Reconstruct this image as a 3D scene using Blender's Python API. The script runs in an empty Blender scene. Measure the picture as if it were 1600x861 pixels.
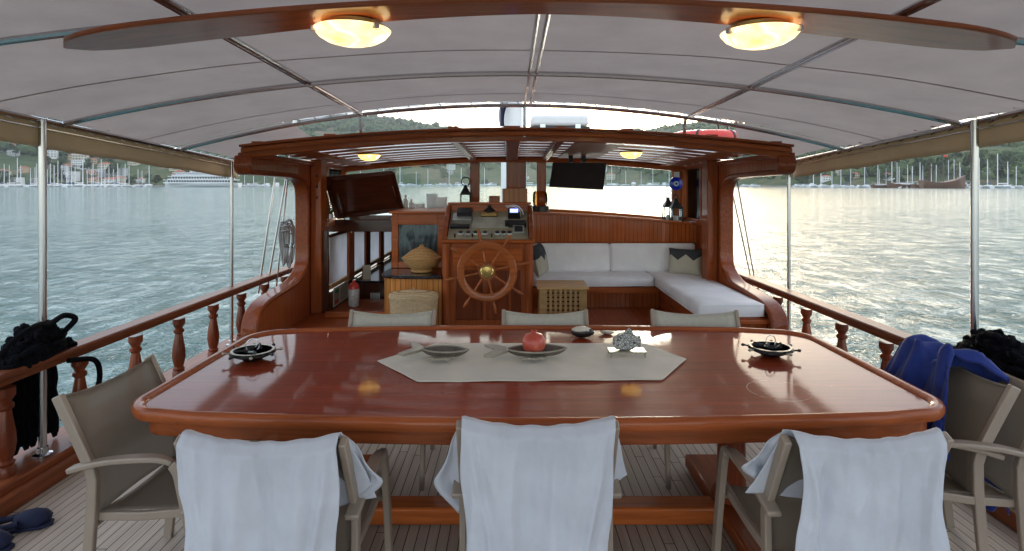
import bpy, bmesh, math, random
from mathutils import Vector, Matrix, noise
R = math.radians
random.seed(7)
SC = bpy.context.scene
COL = SC.collection
# ------------------------------------------------------------------ camera, world, sun, exposure
CAMZ, F, HOR = 1.74, 930.0, 286.0
cd = bpy.data.cameras.new('camera'); cam = bpy.data.objects.new('camera', cd); COL.objects.link(cam)
cam.location = (0, 0, CAMZ); cam.rotation_euler = (R(90), 0, 0)
cd.sensor_width = 36; cd.lens = 36 * F / 1600; cd.shift_y = -(430.5 - HOR) / 1600
cd.clip_start = 0.05; cd.clip_end = 9000
SC.camera = cam
SUN_EL, SUN_AZ = 9.0, 14.0           # azimuth measured from +Y (the bow) towards +X
w = bpy.data.worlds.new('World'); SC.world = w; w.use_nodes = True
nt = w.node_tree; bg = nt.nodes['Background']
sky = nt.nodes.new('ShaderNodeTexSky'); sky.sky_type = 'NISHITA'; sky.sun_disc = False
sky.sun_elevation = R(SUN_EL); sky.sun_rotation = R(SUN_AZ); sky.air_density = 1.0; sky.dust_density = 1.2; sky.ozone_density = 1.5
veil = nt.nodes.new('ShaderNodeMix'); veil.data_type = 'RGBA'; veil.blend_type = 'ADD'; veil.inputs[0].default_value = 1
veil.inputs[7].default_value = (3.1, 3.22, 3.45, 1)      # thin even high cloud over the clear sky
nt.links.new(sky.outputs[0], veil.inputs[6]); nt.links.new(veil.outputs[2], bg.inputs[0]); bg.inputs[1].default_value = 0.095
sl = bpy.data.lights.new('sun', 'SUN'); so = bpy.data.objects.new('sun', sl); COL.objects.link(so)
sl.energy = 0.5; sl.angle = R(12); sl.color = (1, .86, .7)
d = Vector((math.sin(R(SUN_AZ)) * math.cos(R(SUN_EL)), math.cos(R(SUN_AZ)) * math.cos(R(SUN_EL)), math.sin(R(SUN_EL))))
so.rotation_euler = d.to_track_quat('Z', 'Y').to_euler(); so.location = (0, 20, 30)
SC.view_settings.view_transform = 'Standard'; SC.view_settings.look = 'None'
SC.view_settings.exposure = 1.75; SC.view_settings.gamma = 1; SC.view_settings.use_curve_mapping = False
SC.render.engine = 'CYCLES'
SC.cycles.max_bounces = 10; SC.cycles.diffuse_bounces = 5; SC.cycles.glossy_bounces = 5
SC.cycles.transmission_bounces = 8; SC.cycles.transparent_max_bounces = 16

def PX(px, Y): return (px - 800) / F * Y
def PZ(py, Y): return CAMZ - (py - HOR) / F * Y
def P(px, py, Y): return Vector((PX(px, Y), Y, PZ(py, Y)))

# ------------------------------------------------------------------ materials
MATS = {}
def newmat(name):
    m = bpy.data.materials.new(name); m.use_nodes = True
    n = m.node_tree; b = n.nodes['Principled BSDF']
    return m, n, b
def setc(s, c): s.default_value = (c[0], c[1], c[2], 1)
def ramp(n, fac, stops):
    r = n.nodes.new('ShaderNodeValToRGB'); e = r.color_ramp.elements
    while len(e) < len(stops): e.new(0.5)
    for i, (p, c) in enumerate(stops):
        e[i].position = p; e[i].color = (c[0], c[1], c[2], 1)
    n.links.new(fac, r.inputs[0]); return r.outputs[0]
def noisen(n, scale, detail=4, rough=.5, vec=None, dist=0):
    t = n.nodes.new('ShaderNodeTexNoise'); t.inputs['Scale'].default_value = scale
    t.inputs['Detail'].default_value = detail; t.inputs['Roughness'].default_value = rough; t.inputs['Distortion'].default_value = dist
    if vec is not None: n.links.new(vec, t.inputs['Vector'])
    return t.outputs[0]
def coord(n, scale=(1, 1, 1), kind='Object'):
    c = n.nodes.new('ShaderNodeTexCoord'); mp = n.nodes.new('ShaderNodeMapping'); mp.inputs['Scale'].default_value = scale
    n.links.new(c.outputs[kind], mp.inputs[0]); return mp.outputs[0]
def bump(n, b, h, strength, dist=.01, coat=False):
    bp = n.nodes.new('ShaderNodeBump'); bp.inputs['Strength'].default_value = strength; bp.inputs['Distance'].default_value = dist
    n.links.new(h, bp.inputs['Height']); n.links.new(bp.outputs[0], b.inputs['Normal'])
    if coat: n.links.new(bp.outputs[0], b.inputs['Coat Normal'])
    return bp
def math_n(n, op, a, b2=None):
    m = n.nodes.new('ShaderNodeMath'); m.operation = op
    for i, x in enumerate((a, b2)):
        if x is None: continue
        if isinstance(x, (int, float)): m.inputs[i].default_value = x
        else: n.links.new(x, m.inputs[i])
    return m.outputs[0]
def mixc(n, fac, a, b2, mode='MIX'):
    m = n.nodes.new('ShaderNodeMix'); m.data_type = 'RGBA'; m.blend_type = mode
    for i, x in ((0, fac), (6, a), (7, b2)):
        if isinstance(x, (int, float)): m.inputs[i].default_value = x
        elif isinstance(x, tuple): m.inputs[i].default_value = (x[0], x[1], x[2], 1)
        else: n.links.new(x, m.inputs[i])
    return m.outputs[2]

def wood(name, base, axis='x', coat=1.0, coatr=.06, rough=.4, scratch=False, groove=0):
    m, n, b = newmat(name)
    lo = 1.2; hi = 22
    sc = {'x': (lo, hi, hi), 'y': (hi, lo, hi), 'z': (hi, hi, lo)}[axis]
    v = coord(n, sc)
    g = noisen(n, 1.6, 7, .62, v, .4)
    g2 = noisen(n, .9, 2, .5, coord(n, (1.3, 1.3, 1.3)))
    c = ramp(n, g, [(.25, tuple(x * .52 for x in base)), (.5, base), (.78, tuple(min(1, x * 1.5) for x in base))])
    c = mixc(n, math_n(n, 'MULTIPLY', g2, .6), c, (base[0] * .55, base[1] * .45, base[2] * .4))
    oi = n.nodes.new('ShaderNodeObjectInfo')
    hsv = n.nodes.new('ShaderNodeHueSaturation')
    n.links.new(math_n(n, 'ADD', math_n(n, 'MULTIPLY', oi.outputs['Random'], .5), .72), hsv.inputs['Value'])
    if groove:
        tc = n.nodes.new('ShaderNodeTexCoord'); sp0 = n.nodes.new('ShaderNodeSeparateXYZ'); n.links.new(tc.outputs['Object'], sp0.inputs[0])
        uu = math_n(n, 'DIVIDE', math_n(n, 'ADD', sp0.outputs[0], 9), groove)
        wn = n.nodes.new('ShaderNodeTexWhiteNoise'); wn.noise_dimensions = '1D'; n.links.new(math_n(n, 'FLOOR', uu), wn.inputs['W'])
        c = mixc(n, math_n(n, 'MULTIPLY', wn.outputs[0], .5), c, tuple(x * .45 for x in base))
        c = mixc(n, math_n(n, 'MULTIPLY', math_n(n, 'LESS_THAN', math_n(n, 'FRACT', uu), .10), .8), c, (.03, .009, .004))
    if scratch:
        tc = n.nodes.new('ShaderNodeTexCoord'); sp0 = n.nodes.new('ShaderNodeSeparateXYZ'); n.links.new(tc.outputs['Object'], sp0.inputs[0])
        uy = math_n(n, 'DIVIDE', math_n(n, 'ADD', sp0.outputs[1], 4), .155)
        wn = n.nodes.new('ShaderNodeTexWhiteNoise'); wn.noise_dimensions = '1D'; n.links.new(math_n(n, 'FLOOR', uy), wn.inputs['W'])
        c = mixc(n, math_n(n, 'MULTIPLY', wn.outputs[0], .40), c, (.10, .016, .006))
        c = mixc(n, math_n(n, 'MULTIPLY', math_n(n, 'LESS_THAN', math_n(n, 'FRACT', uy), .016), .6), c, (.03, .006, .003))
        dx = math_n(n, 'SUBTRACT', sp0.outputs[0], 1.10); dy = math_n(n, 'ADD', sp0.outputs[1], .40)
        rr0 = math_n(n, 'SQRT', math_n(n, 'ADD', math_n(n, 'MULTIPLY', dx, dx), math_n(n, 'MULTIPLY', dy, dy)))
        ring = math_n(n, 'LESS_THAN', math_n(n, 'ABSOLUTE', math_n(n, 'SUBTRACT', rr0, .135)), .0022)
        brk = math_n(n, 'GREATER_THAN', noisen(n, 22, 3, .6, coord(n)), .45)
        c = mixc(n, math_n(n, 'MULTIPLY', math_n(n, 'MULTIPLY', ring, brk), .5), c, (.55, .42, .34))
        scr = math_n(n, 'GREATER_THAN', noisen(n, 26, 5, .8, coord(n, (.35, 1, 1)), 1.5), .67)
        c = mixc(n, math_n(n, 'MULTIPLY', scr, .25), c, (.5, .34, .26))
    n.links.new(c, hsv.inputs['Color']); n.links.new(hsv.outputs[0], b.inputs['Base Color'])
    b.inputs['Roughness'].default_value = .55; b.inputs['Specular IOR Level'].default_value = .12
    b.inputs['Coat Weight'].default_value = coat; b.inputs['Coat Roughness'].default_value = coatr
    b.inputs['Coat IOR'].default_value = 1.5
    wv = noisen(n, 5, 3, .5, coord(n))
    if scratch:
        fg = noisen(n, 3.0, 6, .65, coord(n, (1, 1, 1)))
        n.links.new(ramp(n, fg, [(.35, (coatr,) * 3), (.75, (coatr + .06,) * 3)]), b.inputs['Coat Roughness'])
    h = mixc(n, .25, wv, g)
    bump(n, b, h, .05 if scratch else .10, .01, True)
    return m
def plain(name, col, rough=.6, metal=0, var=.25, scale=6, bmp=0, bscale=60, sheen=0, coat=0, spec=.5):
    m, n, b = newmat(name)
    t = noisen(n, scale, 4, .55, coord(n))
    c = ramp(n, t, [(.3, tuple(x * (1 - var) for x in col)), (.7, tuple(min(1, x * (1 + var * .6)) for x in col))])
    n.links.new(c, b.inputs['Base Color']); b.inputs['Roughness'].default_value = rough; b.inputs['Metallic'].default_value = metal
    b.inputs['Sheen Weight'].default_value = sheen; b.inputs['Coat Weight'].default_value = coat
    b.inputs['Specular IOR Level'].default_value = spec
    if bmp: bump(n, b, noisen(n, bscale, 3, .6, coord(n)), bmp, .005)
    return m
def emis(name, col, strength, tex=False):
    m, n, b = newmat(name)
    setc(b.inputs['Base Color'], tuple(x * .6 for x in col)); b.inputs['Roughness'].default_value = .25
    if tex:
        v = coord(n, (6, 6, 6)); t = noisen(n, 1.2, 3, .6, v, 2)
        c = ramp(n, t, [(.3, (col[0] * .85, col[1] * .66, col[2] * .45)), (.55, col), (.72, (1, .9, .62))])
        n.links.new(c, b.inputs['Emission Color'])
    else: setc(b.inputs['Emission Color'], col)
    b.inputs['Emission Strength'].default_value = strength
    return m

W_TABLE = wood('varnished_table', (.26, .036, .009), 'x', .46, .03, .45, True)
W_EDGE = wood('varnished_edge', (.32, .078, .021), 'x', .45, .06)
W_RAIL = wood('rail_wood', (.25, .068, .024), 'y', .30, .22, .5)
W_BAL = wood('turned_wood', (.22, .045, .014), 'z', .5, .08)
W_X = wood('cabin_wood_x', (.43, .105, .022), 'x', .42, .06)
W_Y = wood('cabin_wood_y', (.35, .075, .015), 'y', .42, .06)
W_Z = wood('cabin_wood_z', (.36, .088, .023), 'z', .42, .06)
W_SLAT = wood('slat_wood', (.40, .12, .035), 'x', .06, .3)
W_BEAM = wood('beam_wood', (.40, .10, .025), 'x', .9, .16)
W_OAK = wood('light_veneer', (.60, .24, .06), 'z', .4, .15, groove=.055)
W_TG = wood('tongue_groove', (.46, .115, .024), 'z', .42, .08, groove=.05)
W_DARK = wood('dark_wood', (.085, .022, .010), 'z', .7, .15)
W_DARKD = wood('door_wood', (.22, .048, .013), 'z', .4, .08)
W_LID = wood('hatch_wood', (.10, .026, .012), 'x', .8, .1)
W_WHEEL = wood('wheel_wood', (.42, .115, .028), 'x', .6, .1)
W_CRATE = wood('pale_wood', (.50, .30, .13), 'x', .1, .4)
STEEL = plain('stainless', (.50, .50, .51), .2, 1, .05, 5)
ALU = plain('taupe_metal', (.33, .26, .205), .42, .1, .08, 8)
BLACKP = plain('black_plastic', (.012, .012, .014), .35, 0, .2, 9)
BLACKM = plain('black_iron', (.015, .015, .017), .45, .3, .3, 30, .3, 80)
WHITEP = plain('white_paint', (.78, .78, .76), .35, 0, .06, 3)
BRASS = plain('brass', (.62, .45, .16), .22, 1, .2, 12)
STONE = plain('black_stone', (.012, .013, .018), .12, 0, .4, 40, 0, 30, 0, .5)
NAVY = plain('navy_cloth', (.008, .012, .045), .8, 0, .3, 10)
RED = plain('red_plastic', (.62, .035, .018), .35, 0, .12, 8, 0, 50, 0, .3)
FENDER = plain('blackrope', (.005, .005, .007), 1, 0, .5, 25, 1, 90, 0, 0, .1)
PAPER = plain('paper', (.55, .48, .36), .7, 0, .35, 50)

def fabric(name, col, transl=0.0, weave=900, rough=.85, wr=.3, hue=None):
    m, n, b = newmat(name)
    v = coord(n)
    t = noisen(n, 3.0, 5, .6, v)
    c = ramp(n, t, [(.3, tuple(x * .88 for x in col)), (.7, tuple(min(1, x * 1.06) for x in col))])
    n.links.new(c, b.inputs['Base Color']); b.inputs['Roughness'].default_value = rough; b.inputs['Sheen Weight'].default_value = .15
    wv = noisen(n, weave, 1, .5, v)
    big = noisen(n, 9, 4, .6, v, .6)
    h = math_n(n, 'ADD', math_n(n, 'MULTIPLY', wv, .12), math_n(n, 'MULTIPLY', big, 1.0))
    bump(n, b, h, wr, .02)
    if transl:
        tr = n.nodes.new('ShaderNodeBsdfTranslucent'); n.links.new(c, tr.inputs[0])
        mx = n.nodes.new('ShaderNodeMixShader'); mx.inputs[0].default_value = transl
        n.links.new(b.outputs[0], mx.inputs[1]); n.links.new(tr.outputs[0], mx.inputs[2])
        n.links.new(mx.outputs[0], n.nodes['Material Output'].inputs[0])
    return m
CANVAS = fabric('awning_canvas', (.385, .325, .295), .38, 500, .9, .25)
SEAM = fabric('seam_cloth', (.37, .31, .28), .2, 500, .9, .2)
VALANCE = fabric('valance_canvas', (.62, .50, .33), .3, 500, .9, .4)
TOWEL = fabric('white_towel', (.61, .615, .675), .1, 420, .95, .35)
SOFA = fabric('sofa_fabric', (.84, .82, .83), 0, 300, .9, .2)
LINEN = fabric('linen', (.64, .58, .49), 0, 350, .9, .18)
BLUE = fabric('blue_cloth', (.006, .024, .19), .05, 400, .85, .5)
DARKF = fabric('dark_fabric', (.05, .055, .06), 0, 300, .9, .4)
BEIGEF = fabric('beige_fabric', (.42, .40, .33), 0, 300, .9, .4)
CURT = fabric('curtain_cloth', (.16, .18, .21), 0, 300, .9, .3)
BLIND = fabric('blind', (.88, .88, .90), .7, 300, .9, .02)

def sling():
    m, n, b = newmat('sling_mesh')
    v = coord(n, (1, 1, 1))
    t = noisen(n, 700, 1, .5, v)
    c = ramp(n, t, [(.3, (.19, .148, .11)), (.7, (.32, .255, .195))])
    n.links.new(c, b.inputs['Base Color']); b.inputs['Roughness'].default_value = .7
    tr = n.nodes.new('ShaderNodeBsdfTransparent')
    t2 = n.nodes.new('ShaderNodeBsdfTranslucent'); setc(t2.inputs[0], (.42, .36, .29)); m2 = n.nodes.new('ShaderNodeMixShader'); m2.inputs[0].default_value = .35
    n.links.new(b.outputs[0], m2.inputs[1]); n.links.new(t2.outputs[0], m2.inputs[2])
    mx = n.nodes.new('ShaderNodeMixShader'); mx.inputs[0].default_value = .22
    n.links.new(m2.outputs[0], mx.inputs[1]); n.links.new(tr.outputs[0], mx.inputs[2])
    n.links.new(mx.outputs[0], n.nodes['Material Output'].inputs[0])
    return m
SLING = sling()
def glassm(name, tint=(.9, .95, .95), fr=1.4):
    m, n, b = newmat(name)
    tr = n.nodes.new('ShaderNodeBsdfTransparent'); setc(tr.inputs[0], tint)
    gl = n.nodes.new('ShaderNodeBsdfGlossy'); gl.inputs['Roughness'].default_value = .02
    fn = n.nodes.new('ShaderNodeFresnel'); fn.inputs[0].default_value = fr
    mx = n.nodes.new('ShaderNodeMixShader'); n.links.new(fn.outputs[0], mx.inputs[0])
    n.links.new(tr.outputs[0], mx.inputs[1]); n.links.new(gl.outputs[0], mx.inputs[2])
    n.links.new(mx.outputs[0], n.nodes['Material Output'].inputs[0])
    return m
GLASS = glassm('glass')
GLASS2 = glassm('side_glass', (.93, .96, .96), 1.15)
AMBERG = glassm('amber_glass', (.8, .55, .3))
def frosted():
    m, n, b = newmat('frosted_glass')
    setc(b.inputs['Base Color'], (.8, .82, .84)); b.inputs['Roughness'].default_value = .3
    tr = n.nodes.new('ShaderNodeBsdfTransparent')
    mx = n.nodes.new('ShaderNodeMixShader'); mx.inputs[0].default_value = .45
    n.links.new(b.outputs[0], mx.inputs[1]); n.links.new(tr.outputs[0], mx.inputs[2])
    n.links.new(mx.outputs[0], n.nodes['Material Output'].inputs[0])
    return m
FROST = frosted()
LAMP = emis('lamp_glass', (1.0, .68, .30), .72, True)
LAMP2 = emis('small_lamp_glass', (1.0, .62, .16), .9, True)
SCREEN = emis('lit_screen', (.25, .35, 1.0), 1.2)

def wicker(name, col, s=60):
    m, n, b = newmat(name)
    v = coord(n, (1, 1, 1))
    wv = n.nodes.new('ShaderNodeTexWave'); wv.bands_direction = 'Z'; wv.inputs['Scale'].default_value = s
    wv.inputs['Distortion'].default_value = 2.5; wv.inputs['Detail'].default_value = 2; wv.inputs['Detail Scale'].default_value = 3
    n.links.new(v, wv.inputs['Vector'])
    t = noisen(n, 45, 3, .6, v)
    f = math_n(n, 'MULTIPLY', math_n(n, 'ADD', wv.outputs['Fac'], t), .5)
    c = ramp(n, f, [(.25, tuple(x * .45 for x in col)), (.6, col)])
    n.links.new(c, b.inputs['Base Color']); b.inputs['Roughness'].default_value = .7
    bump(n, b, f, .8, .01)
    return m
WICK = wicker('seagrass', (.78, .56, .32), 26)
WICK2 = wicker('coiled_straw', (.72, .40, .15), 24)

def deckmat():
    m, n, b = newmat('teak_deck')
    tc = n.nodes.new('ShaderNodeTexCoord'); sp = n.nodes.new('ShaderNodeSeparateXYZ'); n.links.new(tc.outputs['Object'], sp.inputs[0])
    u = math_n(n, 'DIVIDE', sp.outputs[0], .052)
    fr = math_n(n, 'FRACT', u); fl = math_n(n, 'FLOOR', u)
    line = math_n(n, 'LESS_THAN', fr, .085)
    # butt joints, staggered per plank
    wn = n.nodes.new('ShaderNodeTexWhiteNoise'); wn.noise_dimensions = '1D'; n.links.new(fl, wn.inputs['W'])
    yy = math_n(n, 'ADD', math_n(n, 'DIVIDE', sp.outputs[1], 1.9), math_n(n, 'MULTIPLY', wn.outputs[0], 7.3))
    jl = math_n(n, 'LESS_THAN', math_n(n, 'FRACT', yy), .0025)
    ln = math_n(n, 'MAXIMUM', line, jl)
    wn2 = n.nodes.new('ShaderNodeTexWhiteNoise'); wn2.noise_dimensions = '2D'
    cb = n.nodes.new('ShaderNodeCombineXYZ'); n.links.new(fl, cb.inputs[0]); n.links.new(math_n(n, 'FLOOR', yy), cb.inputs[1])
    n.links.new(cb.outputs[0], wn2.inputs['Vector'])
    g = noisen(n, 1.5, 6, .65, coord(n, (40, 1.5, 40)))
    st = noisen(n, 1.7, 4, .6, coord(n))
    base = ramp(n, g, [(.25, (.38, .28, .20)), (.75, (.66, .54, .42))])
    c = mixc(n, math_n(n, 'MULTIPLY', wn2.outputs[0], .45), base, (.30, .22, .17))
    c = mixc(n, math_n(n, 'MULTIPLY', st, .35), c, (.56, .5, .45))
    c = mixc(n, ln, c, (.018, .016, .016))
    n.links.new(c, b.inputs['Base Color']); b.inputs['Roughness'].default_value = .62
    hh = math_n(n, 'SUBTRACT', math_n(n, 'MULTIPLY', g, .3), ln)
    bump(n, b, hh, .35, .004)
    return m
DECK = deckmat()

def watermat():
    m, n, b = newmat('sea_water')
    setc(b.inputs['Base Color'], (.022, .088, .082)); b.inputs['IOR'].default_value = 1.33
    b.inputs['Roughness'].default_value = .12; b.inputs['Specular IOR Level'].default_value = .5
    v1 = coord(n, (.8, 1.0, 1)); v3 = coord(n, (.008, .02, 1)); v4 = coord(n, (3.0, .85, 1)); v5 = coord(n, (.50, .22, 1))
    a = noisen(n, .9, 5, .62, v1, .4); big = noisen(n, .12, 3, .5, v1)
    g = ramp(n, noisen(n, 1.0, 4, .55, v3), [(.38, (.55,) * 3), (.6, (1,) * 3)])
    g4 = ramp(n, noisen(n, 1.0, 5, .7, v4, .3), [(.42, (.26,) * 3), (.60, (1.0,) * 3)])
    g5 = ramp(n, noisen(n, 1.0, 4, .7, v5, .3), [(.40, (.45,) * 3), (.60, (1.0,) * 3)])
    k = math_n(n, 'MULTIPLY', math_n(n, 'MULTIPLY', g, g4), g5)
    h = math_n(n, 'ADD', math_n(n, 'MULTIPLY', math_n(n, 'SUBTRACT', a, .5), k), math_n(n, 'MULTIPLY', big, .25))
    bump(n, b, h, 1.0, .50)
    return m
WATER = watermat()

def leafmat(name, a, c2, s=.25):
    m, n, b = newmat(name)
    t = noisen(n, s, 4, .7, coord(n, kind='Object'))
    g = n.nodes.new('ShaderNodeNewGeometry')
    f = math_n(n, 'ADD', math_n(n, 'MULTIPLY', t, .65), math_n(n, 'MULTIPLY', g.outputs['Random Per Island'], .35))
    c = ramp(n, f, [(.25, a), (.75, c2)])
    n.links.new(c, b.inputs['Base Color']); b.inputs['Roughness'].default_value = .8; b.inputs['Specular IOR Level'].default_value = .2
    return m
LEAF = leafmat('foliage', (.030, .058, .020), (.10, .135, .042))
LEAF2 = leafmat('pine_foliage', (.022, .048, .020), (.062, .100, .034))
def terrainmat():
    m, n, b = newmat('hillside')
    v = coord(n)
    t = noisen(n, .02, 6, .65, v); t2 = noisen(n, .12, 5, .7, v)
    f = math_n(n, 'ADD', math_n(n, 'MULTIPLY', t, .6), math_n(n, 'MULTIPLY', t2, .4))
    c = ramp(n, f, [(.36, (.030, .055, .022)), (.5, (.07, .10, .04)), (.62, (.17, .12, .075)), (.74, (.27, .18, .115))])
    n.links.new(c, b.inputs['Base Color']); b.inputs['Roughness'].default_value = .95; b.inputs['Specular IOR Level'].default_value = .1
    bump(n, b, t2, .6, 6)
    return m
HILL = terrainmat()
BARK = plain('bark', (.12, .09, .06), .9)
QUAY = plain('quay_concrete', (.30, .28, .25), .85, 0, .3, .3)
ROOFT = plain('terracotta', (.38, .13, .07), .8, 0, .35, 1.2)
HW = [plain('render_' + nme, c, .85, 0, .12, .5) for nme, c in (('white', (.66, .65, .62)), ('cream', (.55, .49, .38)), ('ochre', (.46, .32, .2)), ('grey', (.4, .4, .4)))]
WIN = plain('dark_pane', (.03, .04, .05), .15)
GULETW = plain('boat_wood', (.16, .07, .035), .5, 0, .3, 1)
HULLW = plain('yacht_white', (.72, .72, .72), .4, 0, .06, .5)
BLUEP = plain('blue_canvas', (.03, .08, .22), .8)

# ------------------------------------------------------------------ mesh builder
ORG = {}
class MB:
    def __init__(s): s.v = []; s.f = []
    def add(s, vs, fs):
        o = len(s.v); s.v += [Vector(x) for x in vs]; s.f += [tuple(i + o for i in q) for q in fs]; return s
    def box(s, c, d, rot=None):
        x, y, z = (k / 2 for k in d); pts = [Vector((i * x, j * y, k * z)) for k in (-1, 1) for j in (-1, 1) for i in (-1, 1)]
        if rot is not None:
            if isinstance(rot, (int, float)): rot = Matrix.Rotation(rot, 3, 'Z')
            pts = [rot @ p for p in pts]
        c = Vector(c)
        return s.add([p + c for p in pts], [(0, 2, 3, 1), (4, 5, 7, 6), (0, 1, 5, 4), (2, 6, 7, 3), (0, 4, 6, 2), (1, 3, 7, 5)])
    def bb(s, x0, x1, y0, y1, z0, z1): return s.box(((x0 + x1) / 2, (y0 + y1) / 2, (z0 + z1) / 2), (abs(x1 - x0), abs(y1 - y0), abs(z1 - z0)))
    def tube(s, pts, r, n=8, cap=True, flat=1.0, closed=False):
        pts = [Vector(p) for p in pts]; N = len(pts); rs = r if isinstance(r, (list, tuple)) else [r] * N
        rings = []; up = None
        for i, p in enumerate(pts):
            if closed: t = pts[(i + 1) % N] - pts[i - 1]
            else: t = pts[min(i + 1, N - 1)] - pts[max(i - 1, 0)]
            if t.length < 1e-9: t = Vector((0, 0, 1))
            t.normalize()
            if up is None:
                up = Vector((0, 0, 1)) if abs(t.z) < .9 else Vector((0, 1, 0))
            a = up - t * up.dot(t)
            if a.length < 1e-6: a = t.orthogonal()
            a.normalize(); up = a; b = t.cross(a)
            rings.append([p + (a * math.cos(2 * math.pi * k / n) * flat + b * math.sin(2 * math.pi * k / n)) * rs[i] for k in range(n)])
        vs = [q for g in rings for q in g]; fs = []
        M = N if closed else N - 1
        for i in range(M):
            j = (i + 1) % N
            for k in range(n): fs.append((i * n + k, i * n + (k + 1) % n, j * n + (k + 1) % n, j * n + k))
        if cap and not closed: fs += [tuple(range(n))[::-1], tuple((N - 1) * n + k for k in range(n))]
        return s.add(vs, fs)
    def bar(s, pts, w, t, side=(1, 0, 0)):
        """rectangular section swept along pts; w along side"""
        pts = [Vector(p) for p in pts]; N = len(pts); sd = Vector(side).normalized(); vs = []
        for i, p in enumerate(pts):
            tg = (pts[min(i + 1, N - 1)] - pts[max(i - 1, 0)]).normalized(); nn = tg.cross(sd).normalized()
            ww = w[i] if isinstance(w, (list, tuple)) else w
            k = 1.0
            if 0 < i < N - 1:
                a = (pts[i] - pts[i - 1]).normalized(); k = 1 / max(.5, a.dot(tg))
            for (u, q) in ((-1, -1), (1, -1), (1, 1), (-1, 1)): vs.append(p + sd * u * ww / 2 + nn * q * t / 2 * k)
        fs = [(0, 1, 2, 3), tuple((N - 1) * 4 + k for k in (3, 2, 1, 0))]
        for i in range(N - 1):
            for k in range(4): fs.append((i * 4 + k, (i + 1) * 4 + k, (i + 1) * 4 + (k + 1) % 4, i * 4 + (k + 1) % 4))
        return s.add(vs, fs)
    def lathe(s, c, prof, n=20, rot=None, sx=1, sy=1):
        c = Vector(c); vs = []
        for (r, z) in prof:
            for k in range(n):
                p = Vector((r * sx * math.cos(2 * math.pi * k / n), r * sy * math.sin(2 * math.pi * k / n), z))
                vs.append(c + (rot @ p if rot is not None else p))
        fs = [tuple(range(n))[::-1]]
        N = len(prof)
        for i in range(N - 1):
            for k in range(n): fs.append((i * n + k, i * n + (k + 1) % n, (i + 1) * n + (k + 1) % n, (i + 1) * n + k))
        fs.append(tuple((N - 1) * n + k for k in range(n)))
        return s.add(vs, fs)
    def prism(s, poly, plane, a0, a1):
        def mk(u, v, a): return {'xy': (u, v, a), 'yz': (a, u, v), 'xz': (u, a, v)}[plane]
        n = len(poly); vs = [mk(u, v, a0) for u, v in poly] + [mk(u, v, a1) for u, v in poly]
        fs = [tuple(range(n)), tuple(range(2 * n - 1, n - 1, -1))]
        for k in range(n): fs.append((k, (k + 1) % n, n + (k + 1) % n, n + k))
        return s.add(vs, fs)
    def grid(s, fn, nu, nv, wrap=False):
        vs = [fn(i / nu, j / nv) for j in range(nv + 1) for i in range(nu + 1)]
        fs = [(j * (nu + 1) + i, j * (nu + 1) + i + 1, (j + 1) * (nu + 1) + i + 1, (j + 1) * (nu + 1) + i) for j in range(nv) for i in range(nu)]
        return s.add(vs, fs)
    def build(s, name, mat, parent=None, bevel=0, solid=0, angle=38, sub=0, seg=2, flat=False):
        me = bpy.data.meshes.new(name)
        org = ORG.get(parent.name, Vector()) if parent else Vector()
        me.from_pydata([v - org for v in s.v], [], s.f); me.update()
        bm = bmesh.new(); bm.from_mesh(me); bmesh.ops.recalc_face_normals(bm, faces=bm.faces); bm.to_mesh(me); bm.free()
        if not flat:
            me.shade_smooth()
            me.set_sharp_from_angle(angle=R(angle))
        for q in (mat if isinstance(mat, list) else [mat]): me.materials.append(q)
        o = bpy.data.objects.new(name, me); COL.objects.link(o)
        if parent: o.parent = parent
        ORG[o.name] = org
        if solid:
            md = o.modifiers.new('solid', 'SOLIDIFY'); md.thickness = solid; md.offset = 0
        if bevel:
            md = o.modifiers.new('bevel', 'BEVEL'); md.width = bevel; md.segments = seg; md.limit_method = 'ANGLE'; md.angle_limit = R(40); md.harden_normals = False
        if sub:
            md = o.modifiers.new('sub', 'SUBSURF'); md.levels = sub; md.render_levels = sub
        return o
def tag(o, label=None, cat=None, group=None, kind=None):
    for k, v in (('label', label), ('category', cat), ('group', group), ('kind', kind)):
        if v: o[k] = v
    return o
def thing(name, loc, label, cat, group=None, rz=0):
    o = bpy.data.objects.new(name, None); COL.objects.link(o); o.empty_display_size = .1
    o.location = loc; o.rotation_euler = (0, 0, rz); ORG[o.name] = Vector(loc)
    return tag(o, label, cat, group)
def copy_tree(o, parent=None):
    c = o.copy(); COL.objects.link(c)
    if parent: c.parent = parent
    for ch in list(o.children): copy_tree(ch, c)
    return c
def arc(c, r, a0, a1, n, plane='yz'):
    out = []
    for i in range(n + 1):
        a = R(a0 + (a1 - a0) * i / n); out.append((c[0] + r * math.cos(a), c[1] + r * math.sin(a)))
    return out
def smooth_path(pts, k=6):
    pts = [Vector(p) for p in pts]; out = []
    for i in range(len(pts) - 1):
        p0 = pts[max(i - 1, 0)]; p1 = pts[i]; p2 = pts[i + 1]; p3 = pts[min(i + 2, len(pts) - 1)]
        for j in range(k):
            t = j / k
            out.append(.5 * ((2 * p1) + (p2 - p0) * t + (2 * p0 - 5 * p1 + 4 * p2 - p3) * t * t + (3 * p1 - p0 - 3 * p2 + p3) * t ** 3))
    out.append(pts[-1]); return out
def sm2(pts, k=5): return [(p.x, p.y) for p in smooth_path([(a, b, 0) for a, b in pts], k)]
def nz(x, y, z=0.0, s=1.0): return noise.noise(Vector((x * s, y * s, z * s)))

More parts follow.
